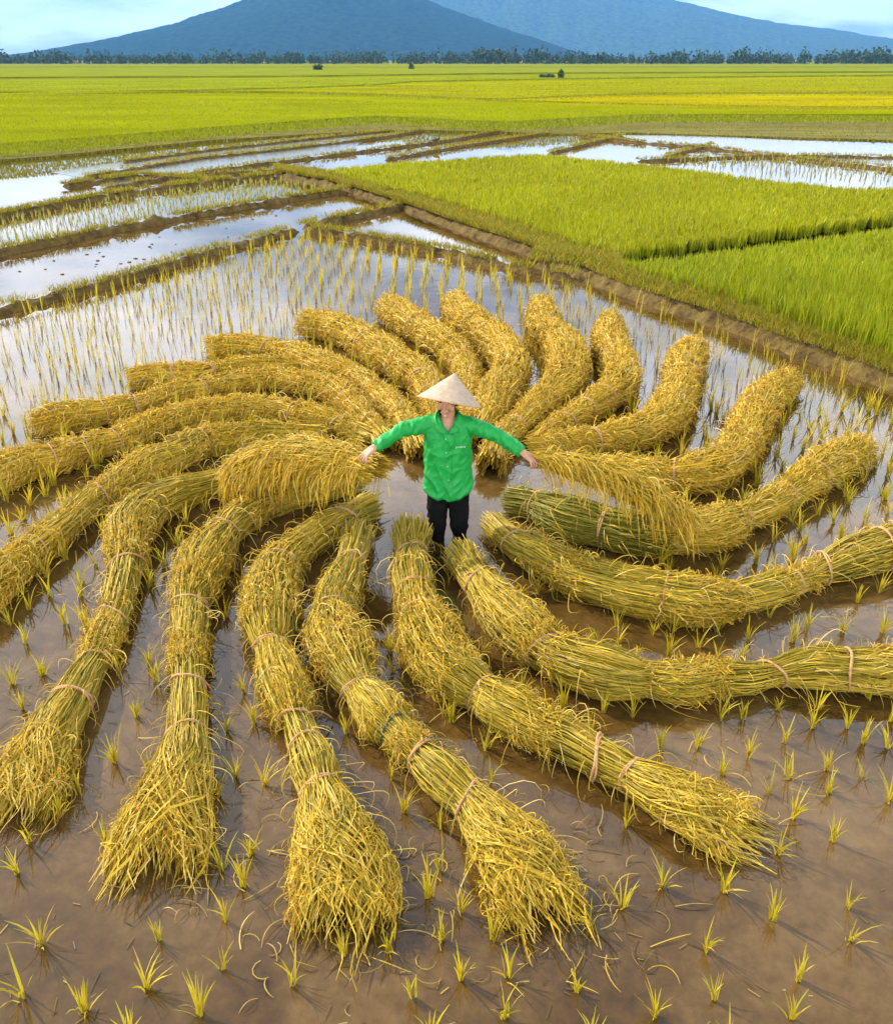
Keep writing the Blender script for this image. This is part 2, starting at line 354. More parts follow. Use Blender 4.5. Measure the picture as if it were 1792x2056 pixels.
mountain('mountain', 6400, [(500, 60), (800, -40), (1000, -78), (1150, -30), (1400, 40), (1700, 92), (2000, 120)], 1500, 8.1, (.06, .085, .03))

# ------------------------------------------------------------------ sheaves
GOLD = np.array((.54, .355, .022)); YEL = np.array((.60, .40, .036)); GRN = np.array((.215, .185, .012)); DKG = np.array((.155, .145, .010)); PALE = np.array((.62, .45, .13)); ORG = np.array((.60, .32, .02))
T1, T2 = 'second third fourth fifth sixth seventh'.split(), None
ROWS = [
 # label phrase, style, (x, y, width[, z]) from the middle outward, breaks, ties (indices)
 ('the row straight behind the hat', 'gold', [(935,885,42),(943,840,46),(942,770,55),(925,725,62),(890,690,68),(850,665,64),(815,642,64),(778,618,62)], [3.6], [1.0,2.9,5.3]),
 ('the sixth row clockwise from the right-hand sheaf', 'gold', [(880,870,50),(872,815,60),(850,765,72),(800,732,76),(750,700,74),(700,671,68),(655,656,62),(612,652,58)], [2.4,4.6], [1.3,1.9,3.0,4.15]),
 ('the fifth row clockwise from the right-hand sheaf', 'gold', [(836,908,50),(815,850,58),(785,820,60),(748,787,56),(708,757,58),(660,742,62),(612,722,58),(560,706,50),(510,699,48),(465,697,52),(422,702,50)], [3.5,6.6], [1.4,3.0,7.4]),
 ('the fourth row clockwise from the right-hand sheaf', 'gold', [(600,738,36),(550,735,40),(500,738,42),(443,742,44),(400,752,48),(344,755,52),(301,758,54),(265,763,46)], [2.4], [3.6,4.9]),
 ('the third row clockwise from the right-hand sheaf', 'gold', [(775,890,48),(745,855,54),(710,818,55),(672,785,56),(630,773,54),(590,768,50),(550,760,46),(500,766,44),(450,772,46),(400,783,46),(344,793,46),(290,812,50),(229,826,56),(172,834,62),(115,843,66),(70,856,52)], [4.5,7.4,10.2], [1.1,2.3,8.9,11.3,12.4]),
 ('the second row clockwise from the right-hand sheaf', 'gold', [(745,880,42),(695,858,48),(650,844,52),(600,833,52),(557,823,54),(486,820,54),(420,828,56),(344,843,60),(301,857,60),(244,883,56),(172,902,60),(115,921,70),(57,932,80),(0,955,80),(-60,985,60)], [3.8,7.4,10.4], [1.2,3.2,9.2,10.0,11.2]),
 ('the first row clockwise from the right-hand sheaf', 'mix', [(640,872,30),(586,868,36),(529,870,46),(459,882,56),(401,892,62),(344,920,72),(301,938,74),(258,965,68),(215,990,62),(172,1017,62),(130,1055,62),(70,1105,66),(15,1150,76),(-50,1205,90)], [4.4,8.0], [3.9,8.3,11.0]),
 ('the row continuing the right-hand sheaf', 'front', [(485,953,56),(430,973,62),(373,988,66),(330,1005,75),(287,1030,82),(258,1068,84),(256,1110,76),(252,1140,66),(240,1195,64),(226,1245,58),(205,1290,66),(190,1330,66),(168,1362,76),(142,1411,84),(108,1458,100),(75,1520,122),(38,1595,135)], [6.3,10.6], [.4,7.0,9.0,11.0,13.0]),
 ('the first row anticlockwise from the right-hand sheaf', 'front', [(715,970,42),(667,983,48),(584,998,56),(536,1014,62),(495,1034,66),(455,1065,76),(425,1105,88),(400,1150,94),(388,1195,84),(381,1222,70),(381,1265,72),(379,1315,68),(378,1380,68),(377,1425,84),(374,1480,80),(366,1535,108),(344,1596,140),(320,1655,160),(306,1698,165)], [4.0,7.8,11.2], [.9,3.1,5.2,9.0,12.0,14.0]),
 ('the second row anticlockwise from the right-hand sheaf', 'front', [(738,1020,56),(686,1046,64),(643,1070,68),(600,1102,72),(560,1142,84),(545,1185,104),(542,1230,108),(545,1270,98),(549,1305,78),(563,1355,88),(580,1406,84),(595,1448,72),(615,1500,80),(632,1544,92),(645,1590,84),(658,1638,130),(676,1695,160),(688,1750,180),(684,1802,180)], [6.2,10.4], [1.0,2.9,4.0,8.0,11.0,12.0,14.0]),
 ('the fourth row clockwise from the dark green sheaf', 'front', [(718,1078,60),(704,1130,62),(686,1180,80),(667,1232,82),(672,1280,108),(692,1315,118),(710,1360,100),(728,1388,78),(763,1431,90),(795,1468,80),(841,1514,78),(891,1562,95),(946,1610,84),(995,1662,125),(1040,1720,150),(1085,1795,160)], [5.3,9.6], [1.0,3.0,7.0,9.0,10.1,12.0]),
 ('the third row clockwise from the dark green sheaf', 'front', [(825,1072,74),(825,1115,66),(827,1152,82),(832,1190,76),(842,1230,84),(868,1292,116),(900,1340,122),(937,1372,106),(969,1394,84),(1015,1422,98),(1070,1454,98),(1098,1470,92),(1143,1488,96),(1194,1520,86),(1230,1540,84),(1265,1558,78),(1326,1583,110),(1398,1614,130),(1480,1648,140)], [6.3,11.0], [1.0,3.0,4.2,8.0,13.0,15.0]),
 ('the second row clockwise from the dark green sheaf', 'front', [(925,1118,70),(965,1172,72),(1006,1225,95),(1056,1271,104),(1102,1310,94),(1153,1332,110),(1215,1350,112),(1260,1360,92),(1302,1364,74),(1364,1372,86),(1436,1362,70),(1493,1364,76),(1545,1354,62),(1622,1342,84),(1697,1346,88),(1765,1342,105),(1850,1325,120)], [4.3,10.0], [1.0,4.0,8.0,12.0,14.0]),
 ('the first row clockwise from the dark green sheaf', 'front', [(990,1052,50),(1035,1093,58),(1081,1116,76),(1128,1142,80),(1165,1158,86),(1215,1172,98),(1272,1188,104),(1332,1197,96),(1378,1208,98),(1436,1210,92),(1476,1202,76),(1522,1192,66),(1588,1170,60),(1640,1150,64),(1708,1122,84),(1780,1100,96),(1850,1075,100)], [4.0,9.4,12.4], [1.0,7.0,10.0,12.0,13.2,14.8]),
 ('the row of the dark green sheaf', 'six', [(1030,1008,56),(1080,1018,72),(1140,1042,88),(1210,1060,86),(1260,1072,86),(1310,1075,88),(1360,1072,88),(1410,1068,88),(1450,1058,82),(1480,1044,68),(1530,1022,68),(1570,998,64),(1630,958,72),(1690,922,72),(1728,903,56)], [5.0,8.5], [.9,3.0,9.0,11.0,12.0]),
 ('the fifth row clockwise from the hat', 'gold', [(1215,932,40),(1258,942,56),(1305,953,64),(1352,954,70),(1399,953,86),(1454,935,90),(1488,890,86),(1510,839,78),(1540,796,72),(1582,766,60)], [4.6], [3.0,7.2]),
 ('the fourth row clockwise from the hat', 'gold', [(1070,895,38),(1135,890,52),(1198,884,60),(1260,875,70),(1318,852,84),(1350,818,84),(1364,779,78),(1372,736,74),(1390,703,66)], [3.2,5.6], [1.9,6.4]),
 ('the third row clockwise from the hat', 'gold', [(1070,885,36),(1111,862,48),(1141,846,54),(1178,823,56),(1211,800,66),(1240,778,78),(1247,750,76),(1235,716,70),(1222,683,66),(1225,651,58)], [5.0], [1.7,2.9,4.0,6.9]),
 ('the second row clockwise from the hat', 'gold', [(985,932,62),(1000,895,58),(1030,862,56),(1060,834,60),(1093,803,64),(1128,773,84),(1141,740,88),(1133,703,82),(1111,673,66),(1091,649,64),(1087,619,56)], [5.2,7.4], [2.1,4.1,8.2]),
 ('the first row clockwise from the hat', 'gold', [(968,868,56),(984,830,70),(995,798,76),(1017,768,84),(1027,738,84),(1012,706,78),(985,676,70),(955,656,66),(925,632,64),(914,610,56)], [3.2], [6.0,7.0]),
 ('held', 'held', [(752,942,58,.66),(703,928,78,.64),(655,925,86,.60),(596,924,90,.52),(536,932,88,.43),(488,948,70,.34),(458,962,54,.26)], [], [5.8]),
 ('loose', 'loose', [(1083,919,16,.80),(1100,924,36,.78),(1140,934,54,.73),(1190,947,62,.68),(1245,966,64,.60),(1305,996,60,.49),(1372,1042,52,.34)], [], []),
]
TUBES = []      # (x, y, r) footprints so that seedlings keep clear of the sheaves
def jit(n, s): return rng.normal(0, s, n)
def mixcol(n, cols, wts, v=.16):
    k = rng.choice(len(cols), n, p=np.array(wts)/sum(wts)); c = np.array(cols)[k]
    k2 = rng.choice(len(cols), n, p=np.array(wts)/sum(wts)); t = rng.random((n, 1))*.5
    return np.clip((c*(1 - t) + np.array(cols)[k2]*t)*(1 + rng.normal(0, v, (n, 1))), .004, .9)
PAL = {'gold': ([GOLD, YEL, ORG, GRN, PALE], [5, 5, 1.3, 1.4, .7]), 'mix': ([GOLD, YEL, GRN, PALE], [4, 4, 3, .5]),
       'front': ([GOLD, YEL, GRN, PALE], [2.4, 4, 3.4, .6]), 'flare': ([GOLD, YEL, GRN, PALE], [3, 5, 1.2, 1.2]),
       'green': ([DKG, GRN, YEL], [4, 4, .6]), 'held': ([GOLD, YEL, GRN], [4, 5, 1.4])}
def sheaf(path, s0, s1, style, label, ties, last, first, tail):
    """one sheaf along the row's path between arc lengths s0 and s1"""
    ss, C, Rr, flat = path
    Ls = s1 - s0
    cen = np.array([np.interp((s0 + s1)/2, ss, C[:, c]) for c in range(3)]); cen[2] = 0
    T = unit(np.gradient(C, axis=0)); S = unit(np.cross(T, np.array([0, 0, 1.0]))); U = np.cross(S, T)
    Rm = float(np.interp(np.linspace(s0, s1, 9), ss, Rr).mean()); dm = depth(cen + np.array([0, 0, Rm]))
    px = 892/dm                                   # pixels per metre there
    wst = max(.0058, 1.05/px)
    def pos(s, th, rho, lo=.006):
        g = lambda A: np.interp(s.ravel(), ss, A).reshape(s.shape)
        c = np.stack([g(C[:, i]) for i in range(3)], -1); a = np.stack([g(S[:, i]) for i in range(3)], -1); u = np.stack([g(U[:, i]) for i in range(3)], -1)
        r = (g(Rr)*rho)[..., None]; fl = g(flat)[..., None]
        p = c + r*(np.cos(th)[..., None]*a + fl*np.sin(th)[..., None]*u)
        over = np.maximum(s - ss[-1], 0)[..., None] + np.minimum(s - ss[0], 0)[..., None]
        p = p + over*np.where(s > ss[-1]/2, 1.0, 1.0)[..., None]*np.where((s > ss[-1]/2)[..., None], T[-1], T[0])
        p[..., 2] = np.maximum(p[..., 2], lo)
        return p
    mb = MB()
    hanging = style in ('held', 'loose')
    lo_ang, hi_ang = (-.9, math.pi + .9)
    pal = PAL['green'] if style == 'green' else PAL.get('held' if hanging else style, PAL['front'])
    # core, its straw tint darkened to paint shade into the gaps between strands
    if style != 'loose':
        a0 = s0 + .03; a1 = s1 - (.1 if last else .02) - (.72*tail if tail else 0)
        sc = np.linspace(a0, max(a1, a0 + .1), 24); th = np.linspace(0, 2*math.pi, 14, endpoint=False)
        rho = np.full(24, .72); rho[0] = .03; rho[-1] = .03; rho[1] = .62; rho[-2] = .6
        P = pos(np.repeat(sc[:, None], 14, 1), np.repeat(th[None, :], 24, 0), np.repeat(rho[:, None], 14, 1))
        i = np.arange(23)[:, None]*14; j = np.arange(14)[None, :]; j2 = (j + 1) % 14
        mb.add(P.reshape(-1, 3), np.stack([i + j, i + 14 + j, i + 14 + j2, i + j2], -1).reshape(-1, 4), pal[0][2 if style == 'front' else 0]*.55)
    # stalks
    K = 8
    ln = min(.62*Ls + .1, .75)
    n = int(min(3400, 2*math.pi*.68*Rm*Ls*(7.0 if not tail else 5.0)/(wst*ln*.8)))
    L_ = ln*rng.uniform(.65, 1.25, n)
    a = s0 + rng.random(n)*np.maximum(Ls - L_*.75, .05) + jit(n, .02)
    if True:
        m = rng.random(n) < (.32 if first else .22); a[m] = s0 - np.abs(jit(m.sum(), .045 if first else .03))       # many start at the butt
    b = np.minimum(a + L_, s1 + np.abs(jit(n, .04)))
    if tail:
        m = rng.random(n) < .55; b[m] = s1 + rng.normal(-.05, .12, m.sum()); a[m] = np.maximum(a[m], b[m] - rng.uniform(.5, 1.0, m.sum())*tail*1.4)
    t = np.linspace(0, 1, K)[None, :]
    s = a[:, None] + (b - a)[:, None]*t
    m = a < s0 + .001; th0 = rng.uniform(lo_ang, hi_ang, n); rho0 = 1.05 - .36*rng.random(n)**1.4
    mc = m & (rng.random(n) < .5); rho0[mc] = rng.uniform(.1, 1, mc.sum())
    if tail: rho0 = np.where(rng.random(n) < .5, rho0, rng.uniform(.2, 1.0, n))
    th = th0[:, None] + jit(n, .10)[:, None]*(t - .5)*2 + jit((n, K), .03)
    rho = rho0[:, None] + jit((n, K), .022)
    endlift = np.abs(jit(n, .16 if not tail else .10))
    rho = rho + endlift[:, None]*np.maximum(t - .7, 0)**1.0*2.2 + (np.abs(jit(n, .18))*(a < s0 + .02))[:, None]*np.maximum(.3 - t, 0)*3
    if tail:                                          # ear tassels: strands gather into drooping clumps
        nc = 38; ct = rng.uniform(lo_ang, hi_ang, nc); cr = rng.uniform(.35, 1.28, nc)
        k = rng.integers(0, nc, n); g = np.clip((s - (s1 - tail*.75))/(tail*.75), 0, 1)**1.2*.72
        th = th*(1 - g) + (ct[k][:, None] + jit((n, 1), .10))*g; rho = rho*(1 - g) + (cr[k][:, None] + jit((n, 1), .07))*g
        wob = np.sin(s*rng.uniform(9, 22, n)[:, None] + rng.uniform(0, 6, n)[:, None])*.075*g/.72; th = th + wob*2.6; rho = rho + np.cos(s*rng.uniform(8, 26, n)[:, None] + rng.uniform(0, 6, n)[:, None])*.09*g/.72
    P = pos(s, th, rho)
    if tail:
        g = np.clip((s - (s1 - tail*.5))/(tail*.5), 0, 1); P[..., 2] = np.maximum(P[..., 2] - (.05*g**2), .008 + .03*rng.random((n, 1)))
    W = wst*rng.uniform(.7, 1.35, (n, 1))*np.array([.7, 1, 1, 1, 1, 1, .85, .3])[None, :]
    if tail: W = W*(1 + .75*np.clip((s - (s1 - tail*.6))/(tail*.6), 0, 1)*np.array([1, 1.3, .7, 1.3, .7, 1.3, .8, .4])[None, :])
    mid = np.array([np.interp((a + b)/2, ss, C[:, c]) for c in range(3)]).T
    nrm = unit(P[:, K//2] - mid + np.array([0, 0, .02]))
    c = mixcol(n, *pal)
    fr = np.clip((s - s0)/Ls, 0, 1)[..., None]; cc = np.broadcast_to(c[:, None, :], (n, K, 3)).copy()
    if style == 'front':
        cc = cc*(1 - .55*(1 - fr)*rng.random((n, 1, 1))) + GRN*(.55*(1 - fr)*rng.random((n, 1, 1)))
    if tail:
        tc2 = mixcol(n, *PAL['flare'])[:, None, :]; g = np.clip((s - (s1 - tail))/tail, 0, 1)[..., None]; cc = cc*(1 - g*.8) + tc2*g*.8
    ribbons(mb, P, W, nrm, rng.normal(0, .7, n), cc)
    name = 'rice_sheaf'
    o = link(name, mb.mesh(name, M_straw, cen), None, tuple(cen))
    # ears
    eb = MB()
    cover = {'gold': .93, 'mix': .7, 'front': .42, 'green': .2, 'held': 1.0, 'loose': 1.0}[style]
    e0 = s1 - cover*Ls
    if tail: e0 = s1 - .5*tail
    K = 7; le = .08 if style in ('front', 'green') else (.15 if hanging else .10)
    we = max(.0052, .85/px)
    area = math.pi*1.25*Rm*(s1 - e0)
    n = int(min(4200, area*((1.25 if cover > .6 else .9) if not tail else .5)/(we*le*.7)))
    if hanging: n = int(n*1.3)
    if n > 10:
        st = (e0 + rng.random(n)**.9*(s1 - e0 + .02) if cover > .9 else s1 + .02 - (s1 - e0)*np.abs(rng.normal(0, .55, n))) if not tail else s1 - rng.random(n)**1.6*.6*tail
        for q, dark in ties: st = np.where(np.abs(st - q) < .05, q - .10, st)
        th = rng.uniform(-.5, math.pi + .5, n); lg = le*rng.uniform(.5, 1.35, n)
        t = np.linspace(0, 1, K)[None, :]
        fwd = rng.uniform(.5, 1.0, n)*np.where(rng.random(n) < .14, -.6, 1); sd = rng.normal(0, .42 if style == 'gold' else .28, n)
        s = st[:, None] + (lg*fwd)[:, None]*t*.8
        lift = np.abs(rng.normal(.0, .022, n)) + .006
        rho = 1.0 + jit(n, .05)[:, None]
        P = pos(s, th[:, None] + (sd*lg/Rm)[:, None]*t, rho + 0*s)
        base = pos(s, th[:, None] + 0*s, 0*s + .2); outw = unit(P - base)
        P = P + outw*(lift[:, None]*np.sin(t*math.pi*rng.uniform(.6, 1.0, n)[:, None])*1.1)[..., None]
        droop = (rng.uniform(.15, .5, n)*lg)[:, None]*t**2
        P[..., 2] = np.maximum(P[..., 2] - droop*np.abs(np.cos(th))[:, None]*1.3, .01)
        P = P + rng.normal(0, .0016, P.shape)
        if hanging:
            hl = rng.uniform(.05, .22, n)*(1 if style == 'held' else .8); m = rng.random(n) < .7
            out_y = (-1)*np.sin(np.clip(t*1.6, 0, 1)*math.pi/2)*rng.uniform(.02, .10, n)[:, None]
            P[m, :, 1] += out_y[m]; P[m, :, 2] -= (hl[:, None]*t**1.7)[m]; P[..., 2] = np.maximum(P[..., 2], .02)
        W = we*rng.uniform(.6, 1.25, (n, 1))*np.array([.45, 1.05, .6, 1.2, .6, 1.1, .25])[None, :]
        epal = PAL['green'] if style == 'green' else ([GOLD, YEL, ORG, PALE, GRN], [5, 6, 1.3, 1.1, .9])
        ribbons(eb, P, W, outw[:, 2], rng.uniform(-1.2, 1.2, n), mixcol(n, *epal, v=.2))
    # stray straws
    n = int(22 + 85*Ls) if px > 100 else int(40*Ls + 10)
    st = s0 + rng.random(n)*Ls; th = rng.uniform(-.3, math.pi + .3, n); lg = rng.uniform(.08, .26, n); K = 7; t = np.linspace(0, 1, K)[None, :]
    s = st[:, None] + (lg*rng.uniform(.1, .9, n))[:, None]*t
    P = pos(s, th[:, None] + jit(n, .35)[:, None]*t, 1.0 + 0*s); base = pos(s, th[:, None] + 0*s, 0*s + .2); ow = unit(P - base)
    P = P + ow*(lg[:, None]*rng.uniform(.2, .75, n)[:, None]*np.sin(t*rng.uniform(1.0, 2.6, n)[:, None]))[..., None]
    P[..., 2] = np.maximum(P[..., 2] - .35*(lg[:, None]*t**2), .01)
    ribbons(eb, P, wst*.7*np.ones((n, K))*np.array([1, 1, 1, .9, .8, .6, .3])[None, :], ow[:, 2], rng.uniform(-1.5, 1.5, n), mixcol(n, [PALE, YEL, GOLD, GRN], [3, 4, 2, 2]))
    link('ears', eb.mesh('ears', M_ear, cen), o)
    for q, dark in ties:
        nb = 30; tt = np.linspace(-.55, math.pi + .55, nb); sk = rng.normal(0, .03); minor = max(.0085, .85/px)
        for off in ((0, .011) if rng.random() < .5 else (0,)):
            sv = q + off + sk*np.cos(tt) + .006*np.sin(tt*3 + rng.random()*6)
            P = pos(sv[None, :], tt[None, :], np.full((1, nb), 1.13 if style == 'gold' else 1.09) + jit((1, nb), .008))[0]
            if off == 0:
                V, Fq, cp = tube_geo(P, minor, 6); band = MB(); band.add(V, Fq)
            else:
                V, Fq, cp = tube_geo(P, minor*.8, 6); band.add(V, Fq)
        if rng.random() < .6 and px > 90:          # a loose twisted end
            e = P[int(nb*rng.uniform(.25, .75))]; d = np.array([rng.normal(0, .6), rng.normal(0, .6), .25])
            tt = np.linspace(0, 1, 6)[:, None]; Q = e + d*.09*tt + np.array([0, 0, -.12])*tt**2
            V, Fq, cp = tube_geo(Q, minor*.6, 5); band.add(V, Fq)
        link('binding', band.mesh('binding', M_band_dark if dark else M_band, cen, True), o)
    tag(o, label, 'sheaf', 'rice sheaves laid end to end in rows around the person')
    return o
ORD = ['innermost', 'second from the inside', 'third from the inside', 'fourth from the inside']
for phrase, style, pts, breaks, ties in ROWS:
    W3 = []
    for q in pts:
        x, y, wd = q[:3]; z = q[3] if len(q) > 3 else .2; p = at(x, y, z); kk = .88 if style == 'gold' else .96; r = wd/2/F*depth(p)*kk
        if len(q) == 3:
            p = at(x, y, r*.8); r = wd/2/F*depth(p)*kk; p[2] = r*.8
        W3.append((*p, r))
    ss, Q, idx, sk = resample(W3, .02)
    C = Q[:, :3].copy(); Rr = Q[:, 3].copy(); flat = np.ones(len(ss))
    si = lambda v: float(np.interp(v, np.arange(len(sk)), sk))
    for a_, b_ in zip([0] + [si(v) for v in breaks], [si(v) for v in breaks] + [ss[-1]]):
        u = (ss - a_)/(b_ - a_); k_ = (u >= 0) & (u <= 1); Rr[k_] *= (.96 + .10*np.sin(np.clip(u[k_]*1.15 - .12, 0, 1)**1.6*math.pi))
    for q in ties: Rr *= 1 - .11*np.exp(-((ss - si(q))/.045)**2)
    tail = 0
    if style == 'front':
        tail = ss[-1] - si(ties[-1]); g = np.clip((ss - si(ties[-1]))/tail, 0, 1); flat = 1 - .5*g; C[:, 2] *= 1 - .45*g; Rr *= 1 + .16*g
    Rr = Rr*(1 + .05*np.sin(ss*9 + rng.random()*6)*(style != 'loose'))
    path = (ss, C, Rr, flat)
    if style not in ('held', 'loose'): TUBES += [(c[0], c[1], r) for c, r in zip(C[::3], Rr[::3])]
    cuts = [0] + [si(b) for b in breaks] + [ss[-1]]; m = len(cuts) - 1
    for i in range(m):
        a, b = cuts[i], cuts[i + 1]; last = i == m - 1
        stl = style
        if style == 'six': stl = 'green' if i == 0 else 'front2'
        if stl == 'front2': stl = 'mix'
        look = {'gold': 'Gold curly-eared sheaf', 'mix': 'Gold tied sheaf', 'front': 'Yellow-green tied sheaf', 'green': 'Dark green tied sheaf', 'held': '', 'loose': ''}[stl]
        if last and style == 'front': look = 'Splayed yellow sheaf'
        lab = f"{look}, {'outermost' if last and m > 1 else ORD[i]} of {phrase}".replace('Yellow-green tied', 'Yellow-green').replace('second from the inside of', 'second in').replace('third from the inside of', 'third in').replace('fourth from the inside of', 'fourth in')
        if stl == 'green': lab = "Dark green tied sheaf lying in water under the loose straw in the left hand"
        if style == 'held': lab = "Drooping golden sheaf lifted at its inner end by the person's right hand"
        if style == 'loose': lab = "Loose arching bunch of golden straw held in the person's left hand"
        tz = [(si(q), style == 'front' and abs(q - 9.0) < .01 and 'fourth' in phrase) for q in ties if a - .001 <= si(q) < b + (.001 if last else 0)]
        o = sheaf(path, a - (.0 if i == 0 else .04), b + (0 if last else .05), stl, lab, tz, last, i == 0, tail if last else 0)
        if style == 'loose': o.name = 'straw_bunch'; o['category'] = 'straw bunch'
TUBES = np.array(TUBES)

# loose straw fallen on the water by the splayed ends
lb = MB()
for (x, y), n, sp in [((700, 1880), 34, .24), ((1130, 1800), 40, .27), ((1090, 1900), 16, .2), ((1500, 1640), 26, .22), ((560, 1780), 26, .2), ((790, 1760), 16, .2), ((420, 1700), 20, .2), ((130, 1560), 18, .2), ((830, 1830), 26, .2), ((1180, 1700), 24, .16), ((1640, 1230), 14, .2), ((870, 1420), 20, .2), ((460, 1420), 14, .2)]:
    p = at(x, y); q = p + np.stack([jit(n, sp), jit(n, sp), 0*jit(n, 1)], 1); an = rng.uniform(0, 6.28, n); cv = rng.normal(0, 1.9, n); ln = rng.uniform(.05, .24, n)
    t = np.linspace(0, 1, 7)[None, :]; aa = an[:, None] + cv[:, None]*t
    P = q[:, None, :] + np.stack([np.cumsum(np.cos(aa), 1)*ln[:, None]/7, np.cumsum(np.sin(aa), 1)*ln[:, None]/7, .006 + .03*rng.random((n, 1))*np.sin(t*3)], -1)
    ribbons(lb, P, np.full((n, 7), .0048)*np.array([1, 1, 1, 1, 1, .8, .4])[None, :], np.tile([0, 0, 1.0], (n, 1)), rng.normal(0, .7, n), mixcol(n, [PALE*.75, YEL*.7, np.array((.30, .19, .05))], [3, 3, 2]))
n = 2600; q = np.stack([rng.uniform(-4.5, 4.5, n), rng.uniform(1.6, 8, n), np.full(n, .006)], 1); an = rng.uniform(0, 6.28, n); ln = rng.uniform(.006, .035, n)*np.where(rng.random(n) < .04, 2.4, 1)
cl = np.array([mnoise.noise(Vector((p[0]*1.1, p[1]*1.1, 4))) for p in q]); q, an, ln = q[cl > -.05], an[cl > -.05], ln[cl > -.05]; n = len(q); t = np.linspace(-1, 1, 3)[None, :, None]
ribbons(lb, q[:, None, :] + np.stack([np.cos(an), np.sin(an), 0*an], 1)[:, None, :]*ln[:, None, None]*t, np.full((n, 3), .0042), np.tile([0, 0, 1.0], (n, 1)), rng.normal(0, .2, n), mixcol(n, [PALE*.6, np.array((.16, .10, .03)), np.array((.06, .045, .02))], [2, 3, 3]))
tag(link('straw_litter', lb.mesh('straw_litter', M_straw)), kind='stuff')

# ------------------------------------------------------------------ seedlings
def tuft(n, h, spread, cols, wts, width=.007, K=5):
    an = rng.uniform(0, 6.283, n); t = np.linspace(0, 1, K)[None, :]; hh = h*rng.uniform(.55, 1.15, n); le = rng.uniform(.05, spread, n)*h
    r = (le[:, None]*t**1.8); z = hh[:, None]*(t - .28*(le/h)[:, None]*t**3)
    b = rng.normal(0, .007, (n, 2))
    P = np.stack([b[:, :1] + np.cos(an)[:, None]*r, b[:, 1:] + np.sin(an)[:, None]*r, z - .03], -1)
    W = width*rng.uniform(.7, 1.3, (n, 1))*np.array([.8, 1, .9, .6, .12])[None, :]
    return P, W, unit(np.stack([np.cos(an), np.sin(an), 0*an + .6], 1)), rng.normal(0, .5, n), mixcol(n, cols, wts, .14)
SEED_C = ([np.array((.56, .44, .02)), np.array((.42, .37, .02)), np.array((.58, .42, .05))], [5, 3, 2])
spots = []
for x, y in [(240,1350),(300,1335),(275,1440),(440,1600),(475,1562),(530,1578),(455,1465),(490,1392),(512,1452),(160,1592),(45,1425),(25,1375),(85,1355),(20,1255),(60,1225),(100,1198),(52,1293),(130,1252),(215,1302),
             (1325,1502),(1400,1502),(1445,1442),(1500,1522),(1580,1562),(1660,1547),(1575,1492),(1640,1425),(1700,1462),(1732,1492),(1782,1502),(1742,1402),(1732,1562),(1662,1592),(1592,1642),(1490,1442),(1562,1425),(1790,1402),(1630,1462),
             (490,1782),(445,1747),(505,1717),(880,1747),(925,1832),(860,1802),(780,1912),(885,1887),(925,1967),(1020,1962),(1185,1862),(1250,1822),(1330,1782),(1255,1657),(810,1632),(825,2000),(990,1890),(1560,1715),(1455,1790),(1670,1690),(210,1690),(120,1640),(690,1920),
             (1130,1420),(905,1450),(890,1440),(1270,1440),(1210,1430),(1080,1190),(1190,1290),(1240,1290),(1310,1275),(1350,1270),(1440,1270),(1500,1290),(1545,1240),(1710,1170),(1720,1210),(1765,1190),(1620,1260),(1690,1270),(1770,1270),(1590,1290)]:
    p = at(x, y); spots.append((p[0], p[1], rng.uniform(.17, .23)))
n0 = len(spots)
main_poly = [at(*q)[:2] for q in [(-300, 700), (0, 640), (201, 592), (402, 532), (602, 475), (800, 503), (1000, 545), (1148, 570), (1248, 608), (1447, 674), (1547, 714), (1696, 764), (1800, 808), (2200, 970), (2400, 2400), (-600, 2400)]]
gx = np.arange(-16, 16, .29)
G = []
for j, yy in enumerate(np.arange(1.6, 24, .22)):
    for i, xx in enumerate(gx):
        G.append((xx + .04*math.sin(yy*1.3 + i), yy + (i % 2)*.1))
G = np.array(G); G += rng.normal(0, .03, G.shape)
keep = poly_inside(G, main_poly) & (rng.random(len(G)) > np.where(G[:, 1] < 4.6, .36, .08))
d2 = np.min((G[:, None, 0] - TUBES[None, :, 0])**2 + (G[:, None, 1] - TUBES[None, :, 1])**2 - (TUBES[None, :, 2] + .05)**2, 1)
keep &= d2 > 0
keep &= ~((np.hypot(G[:, 0] - .0, (G[:, 1] - 6.5)) < 1.75))
img_y = lambda g: 1028 + F*math.tan(math.atan2(CAM_H, g[1]) - PITCH)
for g in G[keep]:
    nearest = min(math.hypot(g[0] - s[0], g[1] - s[1]) for s in spots[:n0])
    if nearest > .17: spots.append((g[0], g[1], rng.uniform(.15, .23) if g[1] < 5 else rng.uniform(.20, .30) if g[1] < 9 else rng.uniform(.24, .40)))
def visible(s):
    p = np.array([s[0], s[1], .1]); d = depth(p); x = 896 + s[0]/d*F; y = 1028 - ((s[1]*math.sin(PITCH) - (CAM_H - .1)*math.cos(PITCH))/d)*F
    return -10 < x < 1802 and y < 2066
vis = [s for s in spots if visible(s)]
vis.sort(key=lambda s: depth(np.array([s[0], s[1], 0])))
near, rest = vis[:300], vis[300:] + [s for s in spots if not visible(s)]
protos = []
for k in range(14):
    mb = MB(); ribbons(mb, *tuft(int(rng.integers(8, 18)), .2, rng.uniform(.3, .75), *SEED_C, width=.0085)); protos.append(mb.mesh('seedling', M_leaf))
